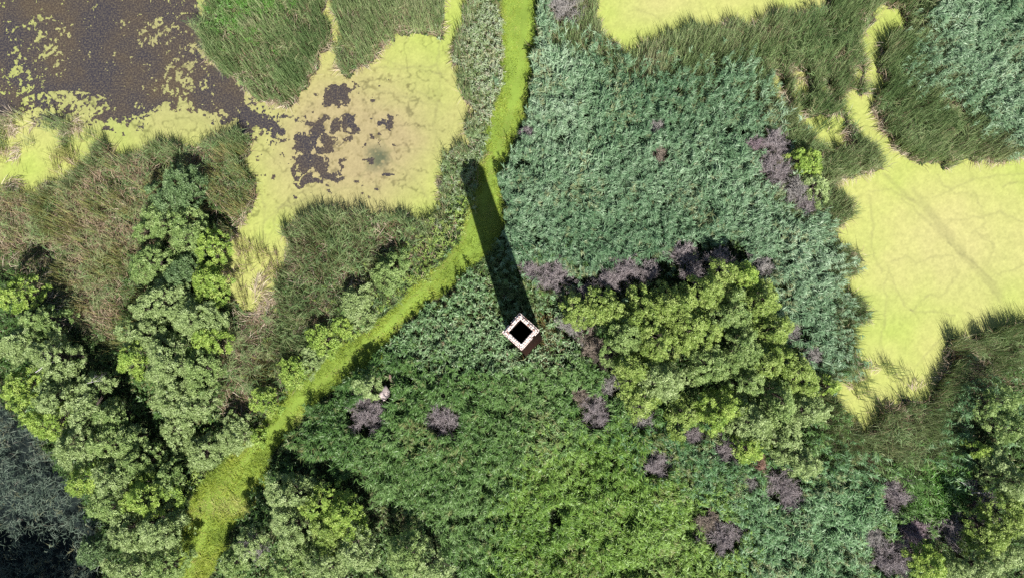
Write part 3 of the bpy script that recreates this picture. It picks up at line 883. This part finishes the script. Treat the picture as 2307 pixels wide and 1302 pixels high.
phrag('marsh_reeds', [ZMAR], 4.5, 1.7, [(.05, .08, .055), (.09, .135, .10), (.15, .20, .15), (.10, .07, .055)],
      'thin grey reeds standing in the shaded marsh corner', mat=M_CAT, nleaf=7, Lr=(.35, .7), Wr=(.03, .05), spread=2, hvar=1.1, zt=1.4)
phrag('grass_patch', [ZBR], 22, 1.5, [(.07, .19, .03), (.11, .27, .045), (.16, .34, .07)],
      'vivid green grass patches among the reeds', nleaf=9, Lr=(.3, .6), Wr=(.03, .05), spread=1.2, hvar=.4, zt=1.5)


def cattails(name, zones, dens, H0, pal, deadf, label, zt=2.0, sparse=False, wid=(.036, .06)):
    if sparse:
        n_ = int((X1 - X0) * (Y1 - Y0) * dens)
        x = rng.uniform(X0, X1, n_); y = rng.uniform(Y0, Y1, n_)
        u, v = px(x, y, .6)
        j = (fbm(x, y, 2, 3, 401) - .5) * 50
        k = look(SPA, u + j, v - j) & (fbm(x, y, 1.4, 3, 411) > .53)
        x, y = x[k], y[k]
    else:
        x, y, lab = scatter(dens, zones, zt)
    k = clear(x, y); x, y = x[k], y[k]
    n_ = len(x)
    cl = fbm(x, y, 1.3, 3, 421)
    k = rng.uniform(0, 1, n_) < np.clip((cl - .28) * 4.5, .12, 1)
    x, y, cl = x[k], y[k], cl[k]; n_ = len(x)
    H = H0 * (.62 + .6 * cl) + rng.normal(0, .22, n_)
    az = wind(x, y) * .8 + rng.normal(0, 1.6, n_)
    uu_, vv_ = px(x, y, 1)
    deadf = deadf * np.where((uu_ < 620) & (vv_ > 330), 2.5, 1.0) * np.where((uu_ > 1900) & (vv_ > 720), 1.6, 1)
    dead = rng.uniform(0, 1, n_) < np.clip(deadf * (.15 + 3.4 * np.clip(fbm(x, y, 3.2, 3, 431) - .3, 0, 1)), 0, .95)
    H = np.where(dead, H * rng.uniform(.35, .8, n_), H)
    inc = np.clip(math.pi / 2 - np.abs(rng.normal(.05, .09, n_)) - dead * rng.uniform(0, .7, n_), .1, 1.6)
    inc2 = inc - np.abs(rng.normal(.04, .14, n_)) - dead * .3
    t = .5 + (fbm(x, y, 6, 4, 441) - .5) * 1.7 + rng.normal(0, .18, n_)
    col = mixcol(t, pal)
    brown = (uu_ < 620) & (vv_ > 330)
    col[brown] *= [1.3, .97, .85]
    dc = mixcol(rng.uniform(0, 1, n_), [(.24, .165, .11), (.42, .315, .215), (.62, .51, .39)])
    col[dead] = dc[dead]
    B = np.stack([x, y, np.full(n_, -.05)], -1)
    return blades(name, B, az, H, rng.uniform(*wid, n_), inc, inc2, col, M_CAT, label, 'cattails', rng.normal(0, 1.2, n_))


PC = [(.13, .21, .08), (.23, .34, .135), (.34, .44, .20), (.46, .49, .28)]
cattails('cattail_bed', [ZC], 105, 2.8, PC, .32, 'dense olive green cattails leaning around the ponds')
cattails('cattail_bed', [ZCB], 75, 2.4, [(.09, .16, .05), (.16, .22, .08), (.24, .25, .11), (.25, .20, .12)], .6,
         'browned half-dead cattails between middle pond and path')
cattails('cattail_stand', [0], 48, 2.2, PC, .25, 'sparse cattails growing out of the duckweed', sparse=True)
phrag('sedge_growth', [ZC, ZCB], 5, 1.5, [(.09, .17, .06), (.15, .25, .09), (.24, .31, .13), (.30, .26, .15)],
      'tangled sedge and old stalks filling the cattail beds', mat=M_CAT, nleaf=8, Lr=(.5, 1.0), Wr=(.02, .045), spread=1.0, hvar=1.6, zt=1.6, top=.7)


def thatch():
    n_ = int((X1 - X0) * (Y1 - Y0) * 44)
    x = rng.uniform(X0, X1, n_); y = rng.uniform(Y0, Y1, n_)
    u, v = px(x, y, .3)
    a = (fbm(x, y, 1.5, 3, 501) - .5) * 50
    lab = look(LAB, u + a, v - a)
    pn = pond_soft(x, y)
    pe = pond_soft(x + .5, y) | pond_soft(x - .5, y) | pond_soft(x, y - .6) | pond_soft(x, y + .6)
    k = (np.isin(lab, [ZC, ZCB]) & ~pn & (rng.uniform(0, 1, n_) < .16)) | (pe & ~pn & (lab != ZPT) & (rng.uniform(0, 1, n_) < .85))
    k &= (fbm(x, y, 2, 3, 511) > .36)
    sp = look(SPA, u + a, v - a) & (fbm(x, y, 1.8, 3, 521) > .60)
    k |= sp
    x, y = x[k], y[k]; n_ = len(x)
    B = np.stack([x, y, rng.uniform(.05, .7, n_)], -1)
    az = fbm(x, y, 2.5, 2, 531) * 9 + rng.normal(0, .5, n_)
    col = mixcol(rng.uniform(0, 1, n_), [(.24, .17, .11), (.46, .37, .28), (.68, .59, .48)])
    blades('reed_thatch', B, az, rng.uniform(.6, 1.5, n_), rng.uniform(.03, .055, n_), rng.normal(.15, .15, n_), rng.normal(-.15, .15, n_), col, M_CAT,
           'pale fallen stalks lying along the pond margins', 'dead reeds')


thatch()


def chimney_straw():
    n_ = 1500
    a = rng.uniform(-1.9, .9, n_); r = rng.uniform(1.9, 3.2, n_)
    x = BASE[0] + np.cos(a) * r; y = BASE[1] + np.sin(a) * r * 1.1
    col = mixcol(rng.uniform(0, 1, n_), [(.10, .065, .04), (.30, .20, .09), (.45, .38, .16), (.20, .27, .07)])
    inc = rng.uniform(1.0, 1.55, n_)
    blades('dry_grass', np.stack([x, y, np.zeros(n_)], -1), rng.uniform(0, 6.28, n_), rng.uniform(.9, 1.9, n_), rng.uniform(.03, .05, n_), inc, inc - .3, col, M_CAT,
           'brown straw and dry stalks at the foot of the chimney', 'dry grass', rng.normal(0, 1, n_))


chimney_straw()


def litter():
    n_ = int((X1 - X0) * (Y1 - Y0) * 34)
    x = rng.uniform(X0, X1, n_); y = rng.uniform(Y0, Y1, n_)
    u, v = px(x, y, 0)
    k = ~pond_soft(x, y) & (look(LAB, u, v) != ZPT) & (look(LAB, u, v) != ZMAR) & away_chimney(x, y)
    x, y = x[k], y[k]; n_ = len(x)
    col = mixcol(.5 + (fbm(x, y, 2, 3, 541) - .5) * 1.2 + rng.normal(0, .2, n_), [(.035, .07, .02), (.06, .12, .03), (.10, .17, .05), (.13, .11, .06)])
    blades('ground_cover', np.stack([x, y, rng.uniform(.1, .45, n_)], -1), rng.uniform(0, 6.28, n_), rng.uniform(.2, .42, n_), rng.uniform(.07, .13, n_), rng.normal(.2, .3, n_), rng.normal(-.2, .3, n_), col, M_CAT,
           'low leafy ground cover and litter over the wet soil', 'ground cover')


litter()


def pond_fringe():
    """tall tufts of cattails standing along the margins of the ponds"""
    n_ = int((X1 - X0) * (Y1 - Y0) * 2.5)
    x = rng.uniform(X0, X1, n_); y = rng.uniform(Y0, Y1, n_)
    u, v = px(x, y, 0)
    pe = pond_soft(x, y + 1.0) | pond_soft(x - .8, y) | pond_soft(x + .8, y)
    k = pe & ~pond_soft(x, y) & (look(LAB, u, v) != ZPT) & (fbm(x, y, 2.4, 3, 711) > .42) & clear(x, y)
    x, y = x[k], y[k]; n_ = len(x); q = 50
    tr = rng.uniform(.15, .45, n_)
    X = np.repeat(x, q) + rng.normal(0, 1, n_ * q) * np.repeat(tr, q)
    Y_ = np.repeat(y, q) + rng.normal(0, 1, n_ * q) * np.repeat(tr, q)
    H = np.repeat(rng.uniform(2.2, 3.7, n_), q) * rng.uniform(.6, 1, n_ * q)
    k = ~pond_soft(X, Y_ - .25); X, Y_, H = X[k], Y_[k], H[k]; m_ = len(X)
    col = mixcol(rng.uniform(0, 1, m_), PC)
    d = rng.uniform(0, 1, m_) < .15
    col[d] = (.4, .31, .2)
    inc = math.pi / 2 - np.abs(rng.normal(.03, .1, m_))
    blades('cattail_fringe', np.stack([X, Y_, np.zeros(m_)], -1), rng.uniform(0, 6.28, m_), H, rng.uniform(.035, .055, m_), inc, inc - np.abs(rng.normal(0, .2, m_)), col, M_CAT,
           'tall cattail tufts standing along the pond margins', 'cattails', rng.normal(0, 1.2, m_))


pond_fringe()


def path_grass():
    n_ = int((X1 - X0) * (Y1 - Y0) * 150)
    x = rng.uniform(X0, X1, n_); y = rng.uniform(Y0, Y1, n_)
    u, v = px(x, y, .4)
    a = (fbm(x, y, 1.5, 3, 601) - .5) * 40
    k = (look(LAB, u + a, v - a) == ZPT)
    x, y, u, v = x[k], y[k], u[k], v[k]
    t1 = segdist(u, v, [(1190, -200), (1178, 120), (1150, 260), (1110, 380), (1080, 480), (1000, 600), (860, 750), (700, 880), (600, 980), (480, 1120), (430, 1302)])
    rut = (np.abs(t1 - 1) < 6)
    k = away_chimney(x, y) & ~under(x, y, .3) & (rng.uniform(0, 1, len(x)) < np.where(rut, .5, 1))
    x, y, rut, v, u = x[k], y[k], rut[k], v[k], u[k]; n_ = len(x)
    tf = fbm(x, y, .5, 3, 611)
    H = rng.uniform(.12, .26, n_) + .9 * np.clip(tf - .45, 0, 1) * np.where(v > 300, 1.3, .5)
    H = H * np.where(v > 1000, 1.7, 1)
    H = np.where(rut, H * .6, H)
    t = .42 + (fbm(x, y, 3, 5, 621) - .5) * 2.2 + rng.normal(0, .16, n_)
    col = mixcol(t, [(.19, .275, .04), (.30, .395, .055), (.39, .46, .075), (.44, .46, .15)])
    col[rut] = mixcol(rng.uniform(0, 1, rut.sum()), [(.30, .36, .05), (.42, .38, .15)])
    B = np.stack([x, y, np.full(n_, .36)], -1)
    blades('path_grass', B, rng.uniform(0, 6.28, n_), H, rng.uniform(.025, .045, n_), rng.normal(.75, .3, n_), rng.normal(.1, .5, n_), col, M_GRASS,
           'lime green grass of the mown path with faint wheel tracks', 'grass')


path_grass()


# ------------------------------------------------------------------ dead purple bushes
TW = {'p': [(.235, .20, .21), (.36, .315, .33), (.49, .44, .45)], 'g': [(.26, .24, .235), (.39, .37, .36), (.53, .505, .485)],
      'm': [(.23, .165, .195), (.35, .27, .305), (.47, .39, .425)], 'b': [(.22, .175, .145), (.34, .28, .235), (.45, .39, .33)],
      'd': [(.10, .08, .075), (.17, .14, .13), (.26, .22, .20)], 'r': [(.32, .18, .145), (.44, .28, .22), (.55, .38, .30)]}


def make_dead(x, y, r, h, kind, label):
    g = np.random.default_rng(int(rng.integers(1e6)))
    root = empty('bare_bush', (x, y, .05))
    tag(root, label, 'bush', 'bare purple-grey bushes')
    q1, q2 = g.uniform(0, 6, 2)
    segs = []   # start, end, r0, r1, level
    nb = int(13 + 11 * r)
    r = r * 1.28
    for i in range(nb):
        az = g.uniform(0, 6.283); tl = g.uniform(0.05, 1.12) ** .75 * r * (1 + .22 * math.sin(2 * az + q1) + .16 * math.sin(3 * az + q2))
        end = np.array([math.cos(az) * tl * .8, math.sin(az) * tl * .8, h * (.78 - .3 * (tl / r) ** 2) + g.normal(0, .12)])
        st = np.array([g.normal(0, .12), g.normal(0, .12), -.1])
        mid = st * .5 + end * .5 + np.array([-math.cos(az), -math.sin(az), 0]) * tl * .12 + g.normal(0, .06, 3)
        segs.append((st, mid, .03, .02)); segs.append((mid, end, .02, .013))
        d = end - mid
        for j in range(int(7 + 3 * r)):
            s = (mid + (end - mid) * g.uniform(0.1, 1.0))
            dd = d / np.linalg.norm(d) * .5 + g.normal(0, .62, 3); dd[2] += .35
            L = g.uniform(.3, .62) * (.6 + .3 * r)
            e = s + dd / np.linalg.norm(dd) * L
            segs.append((s, e, .014, .009))
            for q in range(8):
                s2 = s + (e - s) * g.uniform(.2, 1)
                d2 = dd / np.linalg.norm(dd) * .6 + g.normal(0, .6, 3); d2[2] += .15
                e2 = s2 + d2 / np.linalg.norm(d2) * g.uniform(.14, .34)
                segs.append((s2, e2, .009, .006))
    s = np.array([q[0] for q in segs]); e = np.array([q[1] for q in segs]); r0 = np.array([q[2] for q in segs]); r1 = np.array([q[3] for q in segs])
    d = e - s; d /= np.linalg.norm(d, axis=1)[:, None] + 1e-9
    a = np.cross(d, g.normal(size=d.shape)); a /= np.linalg.norm(a, axis=1)[:, None]; b_ = np.cross(d, a)
    V = np.empty((len(s), 6, 3))
    for k in range(3):
        t = 2.0944 * k
        dirv = a * math.cos(t) + b_ * math.sin(t)
        V[:, k] = s + dirv * r0[:, None]; V[:, k + 3] = e + dirv * r1[:, None]
    i = np.arange(len(s))[:, None, None] * 6 + np.array([[0, 1, 4, 3], [1, 2, 5, 4], [2, 0, 3, 5]])
    col = mixcol(g.uniform(0, 1, len(s)), TW[kind])
    thick = r0 >= .0115
    # branches and twigs as two parts
    for nm, mk in (('branches', thick), ('twigs', ~thick)):
        quads(nm, V[mk].reshape(-1, 3), (np.arange(mk.sum())[:, None, None] * 6 + np.array([[0, 1, 4, 3], [1, 2, 5, 4], [2, 0, 3, 5]])).reshape(-1, 4),
              M_TWIG, root, np.repeat(col[mk], 6, 0))


for (x, y, r, h), (_, _, _, _, k_, lab) in zip(DEADV, DEAD):
    make_dead(x, y, r, h, k_, lab)


# ------------------------------------------------------------------ the brick chimney
def brick_mat(name, c1, c2, mortar, sc=1.0):
    m, n, l, p = new_mat(name)
    tc = n.new('ShaderNodeTexCoord')
    bt = n.new('ShaderNodeTexBrick')
    bt.inputs['Scale'].default_value = sc; bt.inputs['Brick Width'].default_value = .24; bt.inputs['Row Height'].default_value = .085
    bt.inputs['Mortar Size'].default_value = .008; bt.inputs['Mortar Smooth'].default_value = .2
    bt.inputs['Color1'].default_value = (*c1, 1); bt.inputs['Color2'].default_value = (*c2, 1); bt.inputs['Mortar'].default_value = (*mortar, 1)
    l.new(tc.outputs['UV'], bt.inputs['Vector'])
    t = n.new('ShaderNodeTexNoise'); t.inputs['Scale'].default_value = 2.2; t.inputs['Detail'].default_value = 8
    l.new(tc.outputs['Object'], t.inputs[0])
    r = n.new('ShaderNodeValToRGB'); r.color_ramp.elements[0].position = .35; r.color_ramp.elements[1].position = .7
    r.color_ramp.elements[0].color = (.45, .42, .42, 1); r.color_ramp.elements[1].color = (1.25, 1.15, 1.1, 1)
    l.new(t.outputs[0], r.inputs[0])
    mm = n.new('ShaderNodeMix'); mm.data_type = 'RGBA'; mm.blend_type = 'MULTIPLY'; mm.inputs[0].default_value = 1
    l.new(bt.outputs[0], mm.inputs[6]); l.new(r.outputs[0], mm.inputs[7]); l.new(mm.outputs[2], p.inputs['Base Color'])
    p.inputs['Roughness'].default_value = .95; p.inputs['Specular IOR Level'].default_value = .1
    b = n.new('ShaderNodeBump'); b.inputs['Strength'].default_value = .6; b.inputs['Distance'].default_value = .01; b.invert = True
    l.new(bt.outputs['Fac'], b.inputs['Height']); l.new(b.outputs[0], p.inputs['Normal'])
    return m


M_BRICK = brick_mat('chimney_brick', (.035, .014, .010), (.016, .009, .007), (.022, .015, .013))
M_SOOT = brick_mat('sooty_brick', (.05, .03, .025), (.03, .022, .02), (.05, .045, .04))
M_CAP = noise_mat('weathered_cap_brick', [(.7, .58, .55), (.86, .77, .74), (.95, .9, .88)], 5, .85, .4, attr=True)


def chimney():
    root = empty('brick_chimney', (BASE[0], BASE[1], 0.05), math.radians(3))
    tag(root, 'tall square brick chimney with a pale rim and black open flue', 'chimney')
    a0, a1 = 1.68, 1.29   # half diagonals: base, top of the shaft
    Hs = HCH - .55

    def ring(h_, z):
        return [(h_, 0, z), (0, h_, z), (-h_, 0, z), (0, -h_, z)]

    def wall(name, prof, mat, parent):
        """prof: list of (half diagonal, z); rings joined, with uv in metres"""
        V = []
        for hd, z in prof: V += ring(hd, z)
        Fq = []
        for i in range(len(prof) - 1):
            for k in range(4):
                k2 = (k + 1) % 4
                Fq.append((i * 4 + k, i * 4 + k2, i * 4 + 4 + k2, i * 4 + 4 + k))
        o = quads(name, np.array(V, float), Fq, mat, parent)
        uv = o.data.uv_layers.new(name='UVMap')
        li = 0
        for fi, f in enumerate(Fq):
            for c_, vi in enumerate(f):
                hd = abs(V[vi][0]) + abs(V[vi][1])
                uu_ = (-.5 if c_ in (0, 3) else .5) * hd * 1.4142
                uv.data[li].uv = (uu_ + 3 * (fi % 4), V[vi][2] + (.0 if i % 2 else 0) + (hd if abs(V[f[0]][2] - V[f[2]][2]) < .01 else 0))
                li += 1
        return o
    wall('shaft', [(a0 + .12, -.3), (a0 + .12, .9), (a0, 1.0), (a1, Hs - .02)], M_BRICK, root)
    wall('rim_corbel', [(a1 - .05, Hs - .45), (a1 + .05, Hs - .42), (a1 + .05, Hs - .3), (a1 + .06, Hs - .28), (a1 + .06, Hs - .12), (a1 + .08, Hs - .1), (a1 + .08, Hs + .3), (.86, Hs + .3)], M_BRICK, root)
    wall('flue_lining', [(.86, Hs + .3), (.86, Hs - 4), (.92, 3.0), (.92, 0.0), (.001, 0.0)], M_SOOT, root)
    # cap courses: individual weathered bricks laid on the rim
    V = []; Fq = []; Cc = []
    g = np.random.default_rng(5)

    def brick(cx, cy, cz, L, W_, H_, ang):
        ca, sa = math.cos(ang), math.sin(ang)
        o = len(V)
        tl = g.normal(0, .006, 8)
        c = np.array([.92, .86, .85]) * g.uniform(.72, 1.15) if g.uniform() > .04 else np.array([.5, .33, .28]) * g.uniform(.7, 1.1)
        for i, (sx, sy, sz) in enumerate([(-1, -1, -1), (1, -1, -1), (1, 1, -1), (-1, 1, -1), (-1, -1, 1), (1, -1, 1), (1, 1, 1), (-1, 1, 1)]):
            lx = sx * L / 2 * (1 if sz < 0 else .94); ly = sy * W_ / 2 * (1 if sz < 0 else .94)
            V.append((cx + lx * ca - ly * sa + tl[i], cy + lx * sa + ly * ca + tl[7 - i], cz + sz * H_ / 2 + tl[i] * .8)); Cc.append(c)
        for f in ((0, 3, 2, 1), (4, 5, 6, 7), (0, 1, 5, 4), (1, 2, 6, 5), (2, 3, 7, 6), (3, 0, 4, 7)):
            Fq.append(tuple(o + t for t in f))
    zt_ = Hs + .3

    def course(hd_out, hd_in, z, hh, nrow, skip=.0, per=.125, lip=0):
        for k in range(4):
            p0 = np.array(ring(1, 0)[k][:2]); p1 = np.array(ring(1, 0)[(k + 1) % 4][:2])
            ang = math.atan2(*(p1 - p0)[::-1])
            for r_ in range(nrow):
                hd = hd_out + (hd_in - hd_out) * (r_ + .5) / nrow
                dep = (hd_out - hd_in) * .7071 / nrow
                side = hd * 1.4142 - dep * (0 if (k + r_) % 2 else .0)
                per_ = per * (1 if nrow > 1 else 1)
                nb = int(side / per_)
                for i in range(nb):
                    if g.uniform() < skip: continue
                    t = (i + .5) / nb
                    q = p0 * hd * (1 - t) + p1 * hd * t
                    brick(q[0], q[1], z + hh / 2 + g.normal(0, .012), side / nb * g.uniform(.92, .99), dep * g.uniform(.93, 1.0), hh, ang + g.normal(0, .025))
    course(a1 + .08, a1 - .01, zt_ - .0, .05, 1, .04, .22)
    course(a1 - .04, .87, zt_ - .0, .09, 2, .02, .115)
    course(a1 - .06, .89, zt_ + .09, .08, 2, .12, .12)
    course(a1 - .08, .91, zt_ + .17, .07, 2, .10, .16)
    quads('rim_bricks', np.array(V), Fq, M_CAP, root, np.array(Cc))


chimney()


# ------------------------------------------------------------------ broken masonry beside the path
def slab(u, v, z, pts, thick, tilt, rz, cols, label, cat='stone', name='broken_stone', ribs=0):
    x, y = [float(t) for t in P(u, v, z)]
    root = bpy.data.objects.new
    g = np.random.default_rng(int(u))
    # outline subdivided and roughened, pulled up towards a crooked ridge
    pts = np.array(pts, float)
    out = []
    for a, b in zip(pts, np.roll(pts, -1, 0)):
        for t in (0, .33, .66): out.append(a + (b - a) * t + g.normal(0, .03, 2))
    out = np.array(out); n_ = len(out)
    rings = []
    for s, zz in ((1.04, -thick), (1.0, -.05), (.93, 0), (.55, .07), (.2, .13)):
        q = out * s + g.normal(0, .018, out.shape)
        rings.append(np.column_stack([q, np.full(n_, zz) + g.normal(0, .022, n_)]))
    V = np.concatenate(rings + [np.array([[0, 0, .14]])])
    fl = []; cn = []
    for i in range(len(rings) - 1):
        for k in range(n_):
            fl += [i * n_ + k, i * n_ + (k + 1) % n_, (i + 1) * n_ + (k + 1) % n_, (i + 1) * n_ + k]; cn.append(4)
    c = (len(rings) - 1) * n_
    for k in range(n_):
        fl += [c + k, c + (k + 1) % n_, c + n_]; cn.append(3)
    col = np.array(cols)[None] * g.uniform(.6, 1.15, (len(V), 1))
    o = mesh_np(name, V, fl, cn, M_CAP, None, col)
    o.location = (x, y, z); o.rotation_euler = (tilt[0], tilt[1], rz)
    tag(o, label, cat, 'broken masonry beside the purple bush')


slab(866, 884, 1.75, [(-.55, -.25), (-.05, -.85), (.5, -.35), (.55, .1), (.1, .8), (-.2, .45)], .8, (-.15, .2), 0, (.55, .52, .54), 'large pale wedge-shaped stone block beside the big purple bush')
slab(880, 914, .9, [(-.3, -.35), (.1, -.5), (.38, .0), (.3, .55), (-.1, .2)], .7, (.3, .1), 0, (.45, .42, .42), 'smaller ribbed stone below the pale wedge-shaped block')
slab(856, 845, .8, [(-.5, -.4), (.0, .5), (.12, .42), (-.3, -.45)], .5, (.1, -.4), -.1, (.45, .38, .33), 'narrow upright stone sliver above the pale wedge-shaped block')
slab(878, 853, .7, [(-.1, .5), (.15, .4), (.38, -.3), (.1, -.38)], .5, (.1, .3), .1, (.5, .40, .36), 'brownish leaning stone right above the pale wedge-shaped block')


# ------------------------------------------------------------------ bare pale fallen branches
def limb(u, v, z, rz, sc, label, seed):
    g = np.random.default_rng(seed)
    x, y = [float(t) for t in P(u, v, z)]
    parts_ = []

    def grow(p, d, L, r, lv):
        pts = [p]; rad = [r]
        for i in range(4):
            d = d + g.normal(0, .28, 3) * [1, 1, .5]; d /= np.linalg.norm(d)
            pts.append(pts[-1] + d * L / 4); rad.append(r * (1 - .2 * (i + 1)))
            if lv < 3 and i > 0:
                for _ in range(2 if lv else 2):
                    if g.uniform() < .75:
                        grow(pts[-1], d + g.normal(0, .7, 3) * [1, 1, .5], L * .55, rad[-1] * .7, lv + 1)
        parts_.append(tube_path(pts, rad, 5))
    grow(np.zeros(3), np.array([1., .1, .1]), 2.0 * sc, .055 * sc, 0)
    v_, f_ = join(parts_)
    col = np.tile(np.array([[.42, .40, .42]]), (len(v_), 1))
    o = quads('bare_branch', v_, f_, M_TWIG, None, col)
    o.location = (x, y, z); o.rotation_euler = (0, 0, rz)
    tag(o, label, 'branch', 'bare pale branches')


limb(2188, 1110, 2.8, .5, 1.0, 'silvery bare branch over black shadow beside the vivid green grass', 3)
limb(2165, 1085, 2.6, -.5, .6, 'short bare branch above the long silvery one at the lower right', 4)
limb(80, 838, 5.9, .2, 1.0, 'grey bare limb on the left photo side, crossing the belt of pale trees', 6)
limb(190, 868, 5.6, 1.2, .7, 'curling bare limb at the right edge of the diagonal tree belt', 8)
limb(985, 510, 1.2, 2.2, .4, 'small pale driftwood branch at the pond corner by the path', 9)
limb(2235, 1042, 3.6, -.3, .35, 'tiny white branch beside the small lime tree at the right', 12)
